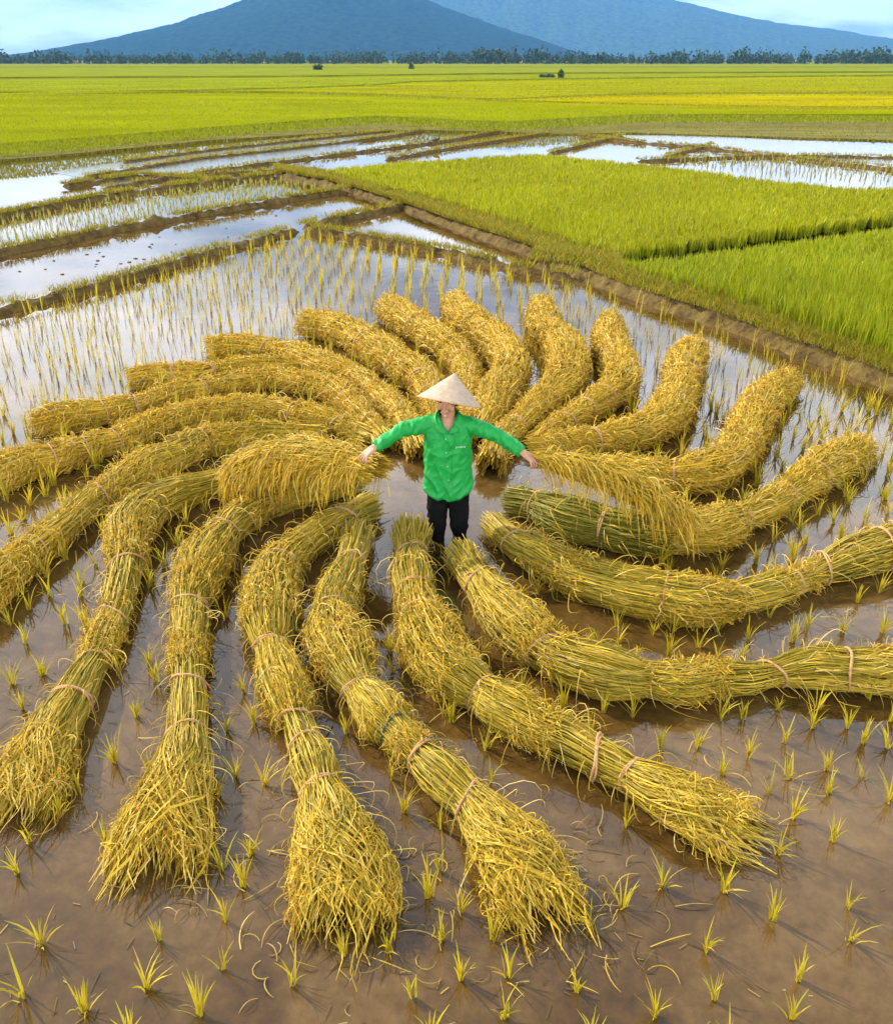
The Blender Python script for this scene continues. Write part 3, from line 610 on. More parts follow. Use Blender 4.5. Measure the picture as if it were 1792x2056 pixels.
for k, s in enumerate(near):
    o = link('rice_seedling', protos[k % 14], None, (s[0], s[1], 0)); o.rotation_euler = (0, 0, rng.uniform(0, 6.28)); q = s[2]/.2; o.scale = (q, q, q)
    yy = img_y(s)
    if yy > 1380: tag(o, 'Short yellow-green rice seedling in the brown water around the splayed sheaf ends', 'seedling', 'seedlings around the splayed sheaf ends')
    elif s[0] < 0: tag(o, "Yellow-green rice seedling in the shallow water on the person's right-hand side", 'seedling', "seedlings on the person's right")
    else: tag(o, "Yellow-green rice seedling in the shallow water on the person's left-hand side", 'seedling', "seedlings on the person's left")
mb = MB()
for s in rest:
    d = s[1]; P, W, nr, ro, c = tuft(6 if d < 11 else 4, s[2], .24, *SEED_C, width=max(.006, .60*d/892))
    ribbons(mb, P + np.array([s[0], s[1], 0]), W, nr, ro, c)
tag(link('rice_seedlings', mb.mesh('rice_seedlings', M_leaf)), kind='stuff')
# the pale young paddies behind the banks
mb = MB()
for poly, sx, sy, hh in [([(-150, 540), (25, 488), (201, 455), (402, 419), (552, 394), (660, 378), (552, 362), (502, 366), (351, 385), (201, 406), (-100, 460)], .30, .26, .22),
                     ([(1310, 322), (1447, 320), (1600, 320), (1800, 330), (1900, 372), (1600, 356), (1490, 342)], .5, .5, .3)]:
    pw = [at(*q)[:2] for q in poly]; lo = np.min(pw, 0); hi = np.max(pw, 0)
    g = np.stack(np.meshgrid(np.arange(lo[0], hi[0], sx), np.arange(lo[1], hi[1], sy)), -1).reshape(-1, 2); g += rng.normal(0, .03, g.shape)
    for q in g[poly_inside(g, pw)]:
        P, W, nr, ro, c = tuft(5, hh*rng.uniform(.7, 1.2), .4, [np.array((.36, .37, .06)), np.array((.42, .38, .09))], [1, 1], width=max(.008, .55*q[1]/892))
        ribbons(mb, P + np.array([q[0], q[1], 0]), W, nr, ro, c)
tag(link('young_rice', mb.mesh('young_rice', M_leaf)), kind='stuff')
# ------------------------------------------------------------------ tall green rice
def rice_field(name, poly, base_z, h, near_sp, cols, wts):
    pw = np.array([p[:2] for p in poly]); lo = pw.min(0); hi = pw.max(0); mb = MB(); step = near_sp
    g = np.stack(np.meshgrid(np.arange(lo[0], hi[0], step), np.arange(lo[1], hi[1], step)), -1).reshape(-1, 2); g += rng.normal(0, step*.28, g.shape)
    g = g[poly_inside(g, pw)]
    xs = g[:, 0]/(g[:, 1]*.9)*1; g = g[np.abs(g[:, 0]/np.maximum(g[:, 1], 1)) < .72]
    keepp = rng.random(len(g)) < np.clip((20/np.maximum(g[:, 1], 1))**1.0, .35, 1); g = g[keepp]
    nb = 11; n = len(g)*nb; b = np.repeat(g, nb, 0) + rng.normal(0, .035, (n, 2)); dist = b[:, 1]
    an = rng.uniform(0, 6.283, n); K = 4; t = np.linspace(0, 1, K)[None, :]
    patch = np.array([mnoise.noise(Vector((q[0]*.35, q[1]*.35, 5))) for q in g]); patch = np.repeat(patch, nb)
    hh = (h + .20*np.clip((15.5 - dist)/4, 0, 1))*rng.uniform(.78, 1.12, n)*(1 + .12*patch); le = rng.uniform(.03, .42, n)*h
    r = le[:, None]*t**2; z = base_z + hh[:, None]*(t - .18*t**3*(le/h)[:, None])
    P = np.stack([b[:, :1] + np.cos(an)[:, None]*r, b[:, 1:] + np.sin(an)[:, None]*r, z], -1)
    W = np.maximum(.013, 1.1*dist/892)[:, None]*rng.uniform(.7, 1.3, (n, 1))*np.array([.7, 1, .85, .12])[None, :]
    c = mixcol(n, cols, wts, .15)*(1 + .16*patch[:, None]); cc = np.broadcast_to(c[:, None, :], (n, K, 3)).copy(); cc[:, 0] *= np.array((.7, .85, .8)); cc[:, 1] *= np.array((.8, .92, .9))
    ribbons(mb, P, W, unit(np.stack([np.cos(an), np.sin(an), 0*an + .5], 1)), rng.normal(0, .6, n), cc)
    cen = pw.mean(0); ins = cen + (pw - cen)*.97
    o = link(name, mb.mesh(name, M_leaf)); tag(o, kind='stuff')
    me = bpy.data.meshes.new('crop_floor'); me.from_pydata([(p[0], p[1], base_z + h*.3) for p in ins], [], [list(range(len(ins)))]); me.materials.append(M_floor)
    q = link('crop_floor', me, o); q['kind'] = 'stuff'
    return o
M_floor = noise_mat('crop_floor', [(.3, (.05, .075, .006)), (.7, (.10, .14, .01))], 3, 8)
RC = ([np.array((.36, .36, .004)), np.array((.285, .32, .005)), np.array((.44, .40, .008))], [5, 3, 2])
zb = .10; ht = .30
fA = [at(x, y, zb) for x, y in [(650, 357), (753, 384), (899, 421), (1049, 469), (1148, 504), (1222, 521)]] + [at(x, y, zb + ht) for x, y in [(1225, 494), (1397, 475), (1547, 454), (1681, 439), (2100, 385)]] + \
     [at(x, y, zb + ht) for x, y in [(2100, 372), (1700, 372), (1497, 350), (1298, 325), (1198, 317), (1098, 307), (999, 307), (899, 316), (800, 322), (652, 336)]]
rice_field('rice_field', fA, zb, ht, .135, *RC)
fB = [at(x, y, zb) for x, y in [(1234, 549), (1323, 583), (1447, 618), (1547, 657), (1696, 711), (1800, 748), (2100, 850)]] + \
     [at(x, y, zb + ht) for x, y in [(2100, 412), (1740, 460), (1547, 485), (1397, 502), (1240, 520)]]
rice_field('rice_field', fB, zb, ht, .115, [np.array((.32, .345, .004)), np.array((.23, .295, .005)), np.array((.40, .38, .008))], [5, 4, 2])
# grass on the banks
mb = MB()
for A, B, h, dens in BUND_LINES:
    A = np.asarray(A); B = np.asarray(B); ln = np.linalg.norm(np.diff(A, axis=0), axis=1); wd = np.linalg.norm(B - A, axis=1).mean()
    n = int(min(60000, ln.sum()*wd*900*dens)); cs = np.concatenate([[0], np.cumsum(ln)]); u = rng.random(n)*cs[-1]; v = rng.random(n)[:, None]
    pa = np.stack([np.interp(u, cs, A[:, c]) for c in range(3)], 1); pb = np.stack([np.interp(u, cs, B[:, c]) for c in range(3)], 1); q = pa*(1 - v) + pb*v
    cl = np.array([mnoise.noise(Vector((p[0]*1.6, p[1]*1.6, 2))) for p in q]); q = q[cl > (-.22 if dens < 1.2 else -.6)]; n = len(q)
    an = rng.uniform(0, 6.28, n); t = np.linspace(0, 1, 3)[None, :]; hh = rng.uniform(.03, .13, n)*(1 + .5*rng.random(n)**6); le = hh*rng.uniform(.3, 1.1, n)
    P = np.stack([q[:, :1] + np.cos(an)[:, None]*le[:, None]*t**1.6, q[:, 1:2] + np.sin(an)[:, None]*le[:, None]*t**1.6, h*1.08 + hh[:, None]*t], -1)
    W = np.maximum(.009, .75*q[:, 1]/892)[:, None]*np.array([1, .8, .15])[None, :]
    ribbons(mb, P, W, unit(np.stack([np.cos(an), np.sin(an), 0*an + .8], 1)), rng.normal(0, .6, n), mixcol(n, [np.array((.30, .275, .010)), np.array((.40, .30, .014)), np.array((.17, .185, .010)), np.array((.42, .30, .08))], [5, 4, 3, 1]))
tag(link('grass', mb.mesh('grass', M_grass)), kind='stuff')
# mud clods in the still paddy
for k in range(36):
    x = rng.uniform(30, 560); y = 560 - (x*.16) + rng.uniform(-48, 12); p = at(x, y); r = rng.uniform(.012, .028)
    V, Fq = ball_geo((0, 0, 0), r*rng.uniform(1, 1.8), r, r*.5, 9, 6); V = V*(1 + rng.normal(0, .13, (len(V), 1)))
    o = link('mud_clod', mesh_np('mud_clod', V, Fq, None, M_soil, True), None, (p[0], p[1], .004)); tag(o, 'Small dark mud clod poking out of the still paddy behind the left bank', 'mud clod', 'mud clods in the still paddy')

# ------------------------------------------------------------------ far trees
def tree_geo(mb, tb, x, y, h, wd, n, cols):
    c = np.array([x, y, 0.0]); u = unit(rng.normal(0, 1, (n, 3))); rr = rng.random(n)**.45
    lob = 1 + .25*np.sin(u[:, 0]*5 + rng.random()*6) + .2*np.sin(u[:, 2]*6 + rng.random()*6)
    p = c + np.stack([u[:, 0]*wd/2*rr*lob, u[:, 1]*wd/2*rr*lob, h*.46 + u[:, 2]*h*.5*rr*lob], 1)
    sz = wd*.13*rng.uniform(.5, 1.3, n); a = unit(rng.normal(0, 1, (n, 3))); b = unit(np.cross(a, rng.normal(0, 1, (n, 3))))
    V = np.stack([p - a*sz[:, None], p + b*sz[:, None]*.7, p + a*sz[:, None], p - b*sz[:, None]*.7], 1).reshape(-1, 3)
    mb.add(V, np.arange(n*4).reshape(n, 4), np.repeat(mixcol(n, cols, [1]*len(cols), .25), 4, 0))
    V, Fq, _ = tube_geo([(x, y, -.2), (x + .02*h, y, h*.3), (x, y, h*.75)], [h*.035, h*.028, h*.01], 6); tb.add(V, Fq)
TC = [np.array((.03, .06, .022)), np.array((.05, .085, .03)), np.array((.022, .045, .02))]
mb = MB(); tb = MB()
for k in range(1500):
    D = rng.uniform(640, 760); x = rng.uniform(-.62, .62)*D; h = rng.uniform(3.0, 9.0)*rng.uniform(.7, 1.25)*(1 + .6*mnoise.noise(Vector((x*.012, 0, 3))))
    tree_geo(mb, tb, x, D, h, h*rng.uniform(.5, 1.1), 46, TC)
wd = link('woods', mb.mesh('woods', M_tree)); tag(wd, kind='stuff'); q = link('trunks', tb.mesh('trunks', M_bark), wd); q['kind'] = 'stuff'
def lone(x, y, h, wd, label, cat='tree', name='tree'):
    p = at(x, y, 0); mb = MB(); tb = MB(); tree_geo(mb, tb, 0, 0, h, wd, 260, TC)
    o = bpy.data.objects.new(name, None); COL.objects.link(o); o.location = (p[0], p[1], 0); tag(o, label, cat)
    link('crown', mb.mesh('crown', M_tree), o); link('trunk', tb.mesh('trunk', M_bark), o)
lone(825, 142, 2.6, 1.9, 'Small dark tree alone in the far field below the woods')
lone(1125, 161, 2.0, 1.3, 'Dark rounded small tree in the far field beside a low bush')
lone(1100, 160, .95, 2.6, 'Low dark bush beside the small rounded tree in the far field', 'bush', 'bush')
lone(640, 144, 2.2, 3.0, 'Broad low dark tree at the edge of the far field', 'tree')
# wading bird in the far white paddy
p = at(875, 297); mbd = MB()
M_bird = noise_mat('bird', [(.3, (.03, .03, .03)), (.7, (.09, .085, .08))], 12)
b = MB(); 
V, Fq, _ = tube_geo([(-.20, 0, .30), (-.12, 0, .31), (0, 0, .33), (.10, 0, .35), (.14, 0, .40), (.15, 0, .48), (.17, 0, .53), (.21, 0, .54), (.29, 0, .52)], [.008, .035, .062, .05, .028, .02, .022, .02, .004], 8); b.add(V, Fq)
for yy in (-.02, .02):
    V, Fq, _ = tube_geo([(0, yy, .29), (-.01, yy, .15), (0, yy, -.02)], [.012, .007, .007], 6); b.add(V, Fq)
o = link('wading_bird', b.mesh('wading_bird', M_bird, smooth=True), None, tuple(p)); tag(o, 'Small dark wading bird standing in the far white paddy', 'bird')

# ------------------------------------------------------------------ person
def remeshed(name, parts, voxel, smooth=4):
    bm_v = []; faces = []; n = 0
    for V, Fq, cp in parts:
        V = np.asarray(V); bm_v.append(V); faces += [[int(i) + n for i in f] for f in Fq]
        if cp is not None: faces += [[int(i) + n for i in f] for f in cp]
        n += len(V)
    me = bpy.data.meshes.new(name + '_cage'); me.from_pydata([tuple(v) for v in np.concatenate(bm_v)], [], faces); me.validate()
    o = bpy.data.objects.new('cage', me); COL.objects.link(o)
    m = o.modifiers.new('r', 'REMESH'); m.mode = 'VOXEL'; m.voxel_size = voxel; m.use_smooth_shade = True
    m2 = o.modifiers.new('s', 'SMOOTH'); m2.iterations = smooth; m2.factor = .5
    dg = bpy.context.evaluated_depsgraph_get(); ev = o.evaluated_get(dg); res = bpy.data.meshes.new_from_object(ev)
    bpy.data.objects.remove(o); res.name = name
    for p in res.polygons: p.use_smooth = True
    return res
def tb_(P, Rr, seg=14, squash=1.0, ref=(0, 0, 1)):
    return tube_geo(P, Rr, seg, ref, squash)
def ringloft(rings, seg=28):
    """rings: (cx, cy, cz, rx, ry, power)"""
    th = np.linspace(0, 2*math.pi, seg, endpoint=False); V = []
    for cx, cy, cz, rx, ry, pw in rings:
        for t in th:
            c, s = math.cos(t), math.sin(t); V.append((cx + rx*math.copysign(abs(c)**(2/pw), c), cy + ry*math.copysign(abs(s)**(2/pw), s), cz))
    k = len(rings); V = np.array(V); i = np.arange(k - 1)[:, None]*seg; j = np.arange(seg)[None, :]; j2 = (j + 1) % seg
    Fq = np.stack([i + j, i + j2, i + seg + j2, i + seg + j], -1).reshape(-1, 4)
    V = np.vstack([V, [rings[0][:3]], [rings[-1][:3]]]); a = k*seg
    cp = [[a, (q + 1) % seg, q] for q in range(seg)] + [[a + 1, (k - 1)*seg + q, (k - 1)*seg + (q + 1) % seg] for q in range(seg)]
    return V, Fq, np.array(cp)
def ballp(c, rx, ry, rz):
    V, Fq = ball_geo(c, rx, ry, rz, 18, 12); return V, Fq, None
PX, PY = 0.012, 6.22
SHL, SHR = np.array([-.128, PY, .982]), np.array([.160, PY, .975])     # shoulder joints (picture left, picture right)
ELL, WRL = np.array([-.335, PY - .07, .955]), np.array([-.530, PY - .20, .868])
ELR, WRR = np.array([.365, PY - .08, .925]), np.array([.560, PY - .22, .838])
HC = np.array([.008, PY - .035, 1.185])                                  # head centre
yaw, tip = R_(14), R_(9)
def head_xf(V):
    V = np.asarray(V, float).copy()                                      # local: face looks to -y
    c, s = math.cos(tip), math.sin(tip); y, z = V[:, 1].copy(), V[:, 2].copy(); V[:, 1] = c*y - s*z*-1*-1; V[:, 2] = s*y + c*z
    c, s = math.cos(-yaw), math.sin(-yaw); x, y = V[:, 0].copy(), V[:, 1].copy(); V[:, 0] = c*x - s*y; V[:, 1] = s*x + c*y
    return V + HC
def head_parts():
    V, Fq = ball_geo((0, 0, 0), .074, .092, .106, 28, 20); low = np.clip(-V[:, 2]/.106, 0, 1)
    V[:, 0] *= 1 - .34*low**1.6; V[:, 1] = np.where(V[:, 1] > 0, V[:, 1]*(1 - .35*low), V[:, 1]*(1 - .06*low)); ps = [(head_xf(V), Fq, None)]
    for P, r in [([(0, -.078, .022), (0, -.094, -.008), (0, -.104, -.026), (0, -.094, -.034)], [.008, .011, .013, .009]),          # nose
                 ([(-.012, -.093, -.031), (.012, -.093, -.031)], [.008, .008]),
                 ([(-.024, -.080, -.056), (0, -.092, -.053), (.024, -.080, -.056)], [.004, .007, .004]),
                 ([(-.020, -.080, -.065), (0, -.090, -.067), (.020, -.080, -.065)], [.004, .008, .004]),
                 ([(-.055, -.066, .030), (-.03, -.086, .036), (0, -.085, .032), (.03, -.086, .036), (.055, -.066, .030)], [.007, .009, .007, .009, .007]),  # brow
                 ([(-.014, -.078, -.096), (.014, -.078, -.096)], [.016, .016])]:
        V, Fq, cp = tb_(P, r, 10); ps.append((head_xf(V), Fq, cp))
    for sx in (-1, 1):
        V, Fq = ball_geo((sx*.045, -.066, -.03), .024, .02, .026, 12, 8); ps.append((head_xf(V), Fq, None))
        V, Fq = ball_geo((sx*.076, .012, .0), .009, .02, .032, 12, 8); ps.append((head_xf(V), Fq, None))
    return ps
def hand_parts(wr, dirx, up, thumb):
    """palm, four unequal bent fingers and a thumb; dirx along the hand, up = back of the hand, thumb = +1/-1 side"""
    X = unit(np.array(dirx, float)); U = np.array(up, float); U = unit(U - X*(U@X)); Y = np.cross(U, X)*thumb
    f = lambda x, y, z: wr + X*x + Y*y + U*z
    ps = []
    for y in (-.026, -.009, .009, .026):
        ps.append(tb_([f(-.02, y*.55, 0), f(.02, y*.85, .001), f(.055, y, .002), f(.082, y*1.02, 0)], [.015, .0145, .0135, .011], 10, ref=tuple(U)))
    for k, (y, ln) in enumerate([(.031, .070), (.011, .079), (-.010, .073), (-.030, .058)]):
        a = np.cumsum([R_(22), R_(38), R_(34)]) + R_(4*k); p = np.array([.080, 0.0]); Q = [f(.07, y, 0), f(p[0], y, p[1])]
        for seg, an in zip((.45, .31, .24), a):
            p = p + ln*seg*np.array([math.cos(an), -math.sin(an)]); Q.append(f(p[0], y + (y*.30), p[1]))
        ps.append(tb_(Q, [.0095, .0092, .0085, .0078, .006], 10, ref=tuple(Y)))
    ps.append(tb_([f(.012, .022, -.004), f(.038, .044, -.014), f(.062, .050, -.026), f(.082, .044, -.036)], [.013, .0115, .010, .0065], 10, ref=tuple(U)))
    return ps
root = bpy.data.objects.new('person', None); COL.objects.link(root); root.location = (PX, PY, -.25)
tag(root, 'Person in a conical hat and green shirt standing in water with arms spread', 'person')
OFF = np.array([PX, PY, -.25])
M_skin = noise_mat('skin', [(.3, (.46, .23, .14)), (.7, (.58, .32, .21))], 14, 5, .55, .15, 120, spec=.4)
def finish(me, mat, name, parent, fn=None):
    V = np.empty(len(me.vertices)*3, np.float32); me.vertices.foreach_get('co', V); V = V.reshape(-1, 3).astype(float)
    if fn is not None:
        Nn = np.empty(len(me.vertices)*3, np.float32); me.vertices.foreach_get('normal', Nn); V = fn(V, Nn.reshape(-1, 3))
    V = V - OFF; me.vertices.foreach_set('co', V.astype(np.float32).ravel()); me.update(); me.materials.clear(); me.materials.append(mat)
    return link(name, me, parent)
body = head_parts()
body.append(tb_([(.012, PY, .98), (.012, PY - .005, 1.05), HC + np.array([0, .01, -.03])], [.062, .052, .05], 16))
body.append(ringloft([(.012, PY, .46, .12, .09, 2.2), (.012, PY, .5, .135, .10, 2.3), (.012, PY, .75, .13, .095, 2.3), (.012, PY, .93, .145, .097, 2.4), (.012, PY - .008, 1.0, .10, .078, 2.2), (.012, PY, 1.04, .06, .055, 2)]))
for sh, el, wr in ((SHL, ELL, WRL), (SHR, ELR, WRR)):
    body.append(tb_([sh, (sh + el)/2, el, (el + wr)/2, wr, wr + (wr - el)*.04], [.046, .042, .036, .034, .026, .024], 14))
for sx in (-1, 1):
    body.append(tb_([(sx*.075 + .012, PY, .40), (sx*.085 + .012, PY, .12), (sx*.09 + .012, PY, -.15), (sx*.09 + .012, PY, -.24)], [.075, .055, .045, .04], 14))
    body.append(tb_([(sx*.09 + .012, PY + .05, -.225), (sx*.095 + .012, PY - .06, -.232), (sx*.10 + .012, PY - .15, -.238)], [.035, .036, .022], 12, .6))
body += hand_parts(WRL + (WRL - ELL)*.02, (WRL - ELL) + np.array([-.02, 0, -.055]), (-.25, -.35, 1), -1)
body += hand_parts(WRR + (WRR - ELR)*.02, (WRR - ELR) + np.array([.02, 0, -.03]), (.25, -.35, 1), 1)
finish(remeshed('body', body, .0042, 3), M_skin, 'body', root)
# hair under the hat
M_hair = noise_mat('hair', [(.3, (.008, .007, .006)), (.7, (.03, .026, .022))], 60, 4, .5)
V, Fq = ball_geo((0, .010, .004), .080, .094, .096, 24, 16); V[:, 1] = np.where((V[:, 1] < -.02) & (V[:, 2] < .06), -.02 + (V[:, 1] + .02)*.3, V[:, 1])
V[:, 2] = np.where(V[:, 2] < -.05, -.05 + (V[:, 2] + .05)*.7, V[:, 2])
link('hair', mesh_np('hair', head_xf(V) - OFF, Fq, None, M_hair, True), root)
M_eye = noise_mat('eye', [(.3, (.02, .015, .01)), (.7, (.03, .02, .015))], 5, 2, .1)
for sx in (-1, 1):
    V, Fq = ball_geo((sx*.031, -.080, .016), .012, .008, .007, 12, 8); link('eye', mesh_np('eye', head_xf(V) - OFF, Fq, None, M_eye, True), root)
# shirt
M_shirt = noise_mat('green_cotton', [(.3, (.004, .27, .042)), (.7, (.006, .36, .062))], 9, 6, .55, .5, 26, spec=.4, bdist=.008)
sh_parts = [ringloft([(.012, PY, .405, .186, .125, 2.5), (.012, PY, .43, .190, .128, 2.5), (.012, PY, .52, .182, .124, 2.5), (.012, PY, .66, .172, .118, 2.5), (.012, PY, .80, .168, .116, 2.5), (.014, PY, .90, .170, .112, 2.5), (.014, PY, .96, .160, .10, 2.4), (.012, PY, 1.01, .125, .086, 2.2), (.012, PY, 1.05, .075, .066, 2)], 36)]
for sh, el, wr, sx in ((SHL, ELL, WRL, 1), (SHR, ELR, WRR, -1)):
    ins = sh + np.array([sx*.05, 0, -.01]); e = wr - (wr - el)*.06
    sh_parts.append(tb_([ins, sh, sh*.7 + el*.3, sh*.3 + el*.7, el, el*.6 + e*.4, el*.2 + e*.8, e], [.074, .066, .060, .054, .050, .048, .044, .039], 20))
def folds(V, Nn):
    o = np.zeros(len(V))
    x, y, z = V[:, 0] - .012, V[:, 1] - PY, V[:, 2]
    tor = np.clip((.19 - np.abs(x))/.03, 0, 1)
    for i in range(len(V)):
        p = Vector((x[i]*8 + z[i]*4.2*(1 if x[i] < .03 else -1), y[i]*7, z[i]*2.6)); e = mnoise.noise(p); rid = (1 - abs(e)*2.4)
        p2 = Vector((x[i]*16 - z[i]*9, y[i]*14, z[i]*12 + 4)); e2 = 1 - abs(mnoise.noise(p2))*2.6
        o[i] = .015*abs(rid)**1.5*(1 if rid > 0 else -1)*(tor[i]*.9 + .2) + .0075*e2
        if tor[i] < .5:                                              # sleeve creases run round the arm
            q = abs(x[i]); e3 = math.sin(q*95 + 5*mnoise.noise(Vector((x[i]*9, y[i]*9, z[i]*9))) + z[i]*40); o[i] += .0032*e3
    V = V + Nn*o[:, None]
    low = np.clip((.50 - V[:, 2])/.09, 0, 1)                          # the hem: longer at the middle, higher at the sides
    V[:, 2] += low*(.055*np.clip(np.abs(x)/.18, 0, 1)**2 - .008*(np.abs(x) < .02))
    pl = (np.abs(x + .012*np.sin(z*9)) < .019) & (y < -.05) & (z < .97) & (tor > .9)
    V[:, 1] -= pl*.0035
    return V
shirt = finish(remeshed('shirt', sh_parts, .0062, 5), M_shirt, 'shirt', root, folds)
import bmesh
bm = bmesh.new(); bm.from_mesh(shirt.data)                            # open the neck in a V and the underside
kill = [f for f in bm.faces if (lambda c: (c.y < -.02 and c.z - .25 > .955 + abs(c.x)*1.5 and abs(c.x) < .075) or (c.z - .25 > 1.035 and abs(c.x) < .062))(f.calc_center_median())]
bmesh.ops.delete(bm, geom=kill, context='FACES'); bm.to_mesh(shirt.data); bm.free()
def strip(name, A, B, th, mat, parent, n=1):
    """thin cloth flap between two lines, with thickness"""
    A = np.asarray(A, float); B = np.asarray(B, float); k = len(A); V = np.concatenate([A, B, A + th, B + th]); Fq = []
    for i in range(k - 1):
        Fq += [(i, i + 1, k + i + 1, k + i), (2*k + i, 3*k + i, 3*k + i + 1, 2*k + i + 1), (k + i, k + i + 1, 3*k + i + 1, 3*k + i), (i, 2*k + i, 2*k + i + 1, i + 1)]
    Fq += [(0, k, 3*k, 2*k), (k - 1, 3*k - 1, 4*k - 1, 2*k - 1)]
    return link(name, mesh_np(name, V - OFF, Fq, None, mat, True), parent)
cxn = .010
for sx in (-1, 1):                                                   # collar wings
    up = [(cxn + sx*.004, PY - .124, .950), (cxn + sx*.032, PY - .106, 1.000), (cxn + sx*.060, PY - .050, 1.052), (cxn + sx*.070, PY + .02, 1.075), (cxn + sx*.035, PY + .068, 1.080), (cxn, PY + .075, 1.080)]
    dn = [(cxn + sx*.016, PY - .129, .943), (cxn + sx*.078, PY - .124, .958), (cxn + sx*.095, PY - .066, 1.012), (cxn + sx*.095, PY + .02, 1.035), (cxn + sx*.045, PY + .086, 1.045), (cxn, PY + .092, 1.045)]
    strip('collar', up, dn, np.array([0, -.004, .004]), M_shirt, shirt)
M_button = noise_mat('button', [(.3, (.25, .55, .3)), (.7, (.35, .65, .4))], 20, 2, .3)
for z in (.91, .80, .69, .58, .48):
    V, Fq = ball_geo((.006 - .012*math.sin(z*9), PY - .137 - .004*math.sin(z*5), z), .006, .004, .006, 10, 6); link('button', mesh_np('button', V - OFF, Fq, None, M_button, True), shirt)
# breast pocket with a small white stitched mark
M_white = noise_mat('white_thread', [(.3, (.68, .72, .68)), (.7, (.8, .82, .8))], 60, 2, .8)
lg = MB(); x0 = .073
for i, (wq, hq) in enumerate([(.005, .017), (.006, .010), (.002, .011), (.005, .015), (.006, .010), (.002, .011), (.006, .011)]):
    xc = x0 + i*.0104; yc = PY - .127 + (xc - .07)**2*1.0 + .004; zc = .842 + .010*math.sin(i*.4)*.3
    for dz, ww in ((-hq/2, wq), (hq/2, wq*.8)):
        V, Fq, _ = tube_geo([(xc - ww/2, yc - .006, zc + dz*.6), (xc + ww/2, yc - .006, zc + dz*.6)], .0015, 5); lg.add(V, Fq)
    V, Fq, _ = tube_geo([(xc - wq/3, yc - .006, zc - hq/2), (xc - wq/3 + .002, yc - .006, zc + hq/2)], .0016, 5); lg.add(V, Fq)
link('stitched_mark', lg.mesh('stitched_mark', M_white, OFF), shirt)
# trousers
M_trs = noise_mat('black_cotton', [(.3, (.004, .004, .005)), (.7, (.010, .0095, .0095))], 12, 5, .9, .4, 40, spec=.08, bdist=.006)
tr = [ringloft([(.012, PY, .40, .165, .112, 2.4), (.012, PY, .52, .160, .11, 2.4), (.012, PY, .62, .15, .10, 2.4)])]
for sx in (-1, 1):
    tr.append(tb_([(sx*.075 + .012, PY, .46), (sx*.084 + .012, PY, .30), (sx*.088 + .012, PY - .005, .12), (sx*.090 + .012, PY, -.02), (sx*.09 + .012, PY, -.18)], [.088, .080, .071, .064, .060], 18))
def tfold(V, Nn):
    o = np.array([.006*(1 - 2.4*abs(mnoise.noise(Vector((v[0]*10, v[1]*10, v[2]*14))))) for v in V]); return V + Nn*o[:, None]
finish(remeshed('trousers', tr, .007, 5), M_trs, 'trousers', root, tfold)
# conical hat
M_hat, t, o_ = new_mat('palm_leaf_hat'); n = t.nodes; l = t.links
tcn = n.new('ShaderNodeTexCoord'); wv = n.new('ShaderNodeTexWave'); wv.wave_type = 'RINGS'; wv.rings_direction = 'Z'; wv.inputs['Scale'].default_value = 16; wv.inputs['Distortion'].default_value = .6
nz = n.new('ShaderNodeTexNoise'); nz.inputs['Scale'].default_value = 22; nz.inputs['Detail'].default_value = 6
l.new(tcn.outputs['Object'], wv.inputs[0]); l.new(tcn.outputs['Object'], nz.inputs[0])
rr = n.new('ShaderNodeValToRGB'); rr.color_ramp.elements[0].color = (.54, .40, .27, 1); rr.color_ramp.elements[0].position = .3; rr.color_ramp.elements[1].color = (.70, .555, .40, 1); rr.color_ramp.elements[1].position = .7
l.new(nz.outputs['Fac'], rr.inputs[0]); pb = n.new('ShaderNodeBsdfPrincipled'); pb.inputs['Roughness'].default_value = .6; l.new(rr.outputs[0], pb.inputs['Base Color']); tl = n.new('ShaderNodeBsdfTranslucent'); l.new(rr.outputs[0], tl.inputs[0]); mt = n.new('ShaderNodeMixShader'); mt.inputs[0].default_value = .3
bu = n.new('ShaderNodeBump'); bu.inputs['Strength'].default_value = .35; bu.inputs['Distance'].default_value = .004
ad = n.new('ShaderNodeMath'); ad.operation = 'ADD'; l.new(wv.outputs['Fac'], ad.inputs[0]); l.new(nz.outputs['Fac'], ad.inputs[1]); l.new(ad.outputs[0], bu.inputs['Height']); l.new(bu.outputs[0], pb.inputs['Normal']); l.new(pb.outputs[0], mt.inputs[1]); l.new(tl.outputs[0], mt.inputs[2]); l.new(mt.outputs[0], o_.inputs[0])
ra, ha = .243, .215; seg = 72; prof = [(ra, 0), (ra*.997, .003)] + [(ra*(1 - u)*(1 - .0*u), ha*u) for u in np.linspace(.02, .97, 22)] + [(.004, ha*.992)]
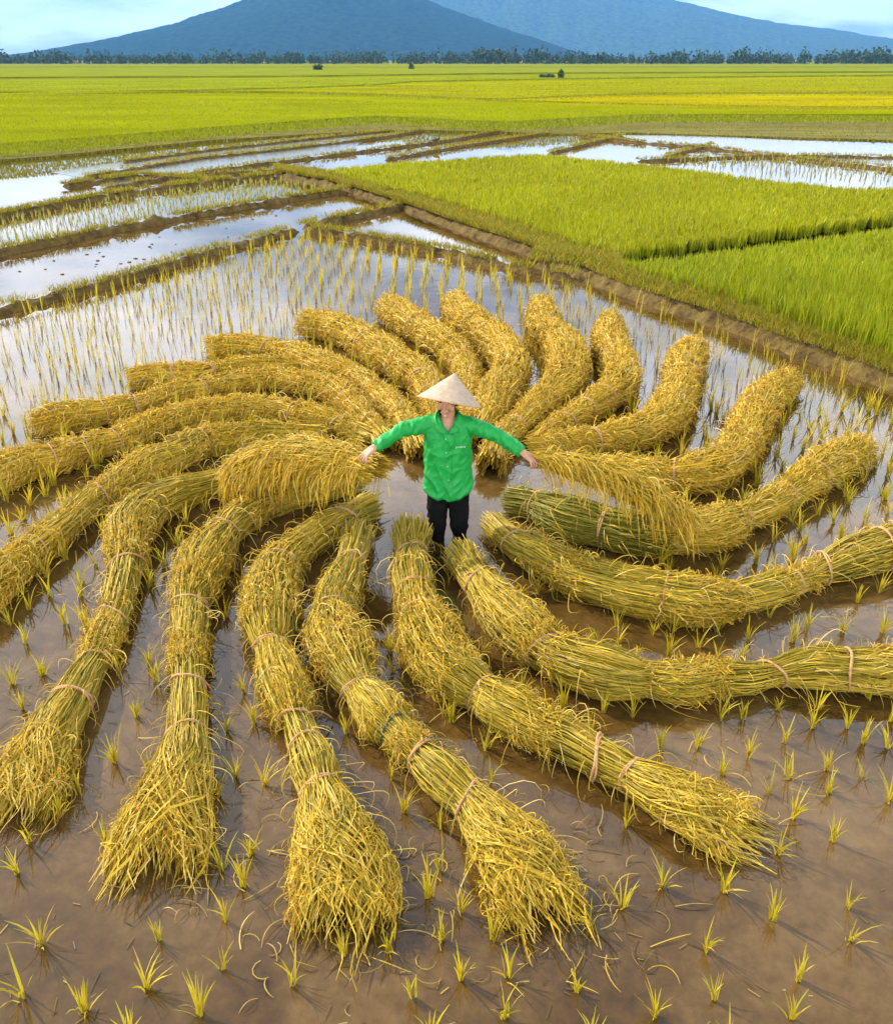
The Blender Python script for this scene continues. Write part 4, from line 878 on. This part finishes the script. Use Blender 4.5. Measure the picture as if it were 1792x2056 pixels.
th = np.linspace(0, 2*math.pi, seg, endpoint=False); V = []
for r, z in prof:
    for q in th: V.append((r*math.cos(q)*(1 + .004*math.sin(q*18)), r*math.sin(q)*(1 + .004*math.sin(q*18)), z))
inn = [(ra - .004, 0)] + [(ra*(1 - u) - .006, ha*u - .003) for u in np.linspace(.05, .95, 10)]
k1 = len(prof)
for r, z in inn[::-1]:
    for q in th: V.append((max(r, .001)*math.cos(q), max(r, .001)*math.sin(q), z))
k = k1 + len(inn); V = np.array(V); order = list(range(k1)) ; i = np.arange(k - 1)[:, None]*seg; j = np.arange(seg)[None, :]; j2 = (j + 1) % seg
Fq = np.stack([i + j, i + j2, i + seg + j2, i + seg + j], -1).reshape(-1, 4)
close = np.stack([(k - 1)*seg + j[0], (k - 1)*seg + j2[0], j2[0], j[0]], -1); Fq = np.vstack([Fq, close])
hat = link('conical_hat', mesh_np('conical_hat', V, Fq, None, M_hat, False), root)
hat.location = tuple(np.array([.022, PY - .012, 1.154]) - OFF); hat.rotation_euler = (R_(-18), R_(11), R_(0))
V, Fq, _ = tube_geo([(ra*math.cos(q), ra*math.sin(q), .001) for q in np.linspace(0, 2*math.pi, 73)], .004, 6)
link('hat_rim', mesh_np('hat_rim', V, Fq, None, M_band, True), hat)

# ------------------------------------------------------------------ haze: one closed box of air
mh, th_, oh = new_mat('haze'); pv = th_.nodes.new('ShaderNodeVolumePrincipled')
pv.inputs['Color'].default_value = (.15, .46, .98, 1); pv.inputs['Density'].default_value = 1.35e-4; pv.inputs['Anisotropy'].default_value = .1
th_.links.new(pv.outputs[0], oh.inputs['Volume'])
x0, x1, y0, y1, z0, z1 = -9500, 9500, -200, 14500, -1.3, 900
V = [(x, y, z) for z in (z0, z1) for y in (y0, y1) for x in (x0, x1)]
me = mesh_np('haze', V, [(0, 2, 3, 1), (4, 5, 7, 6), (0, 1, 5, 4), (2, 6, 7, 3), (0, 4, 6, 2), (1, 3, 7, 5)], None, mh)
tag(link('haze', me), kind='stuff')
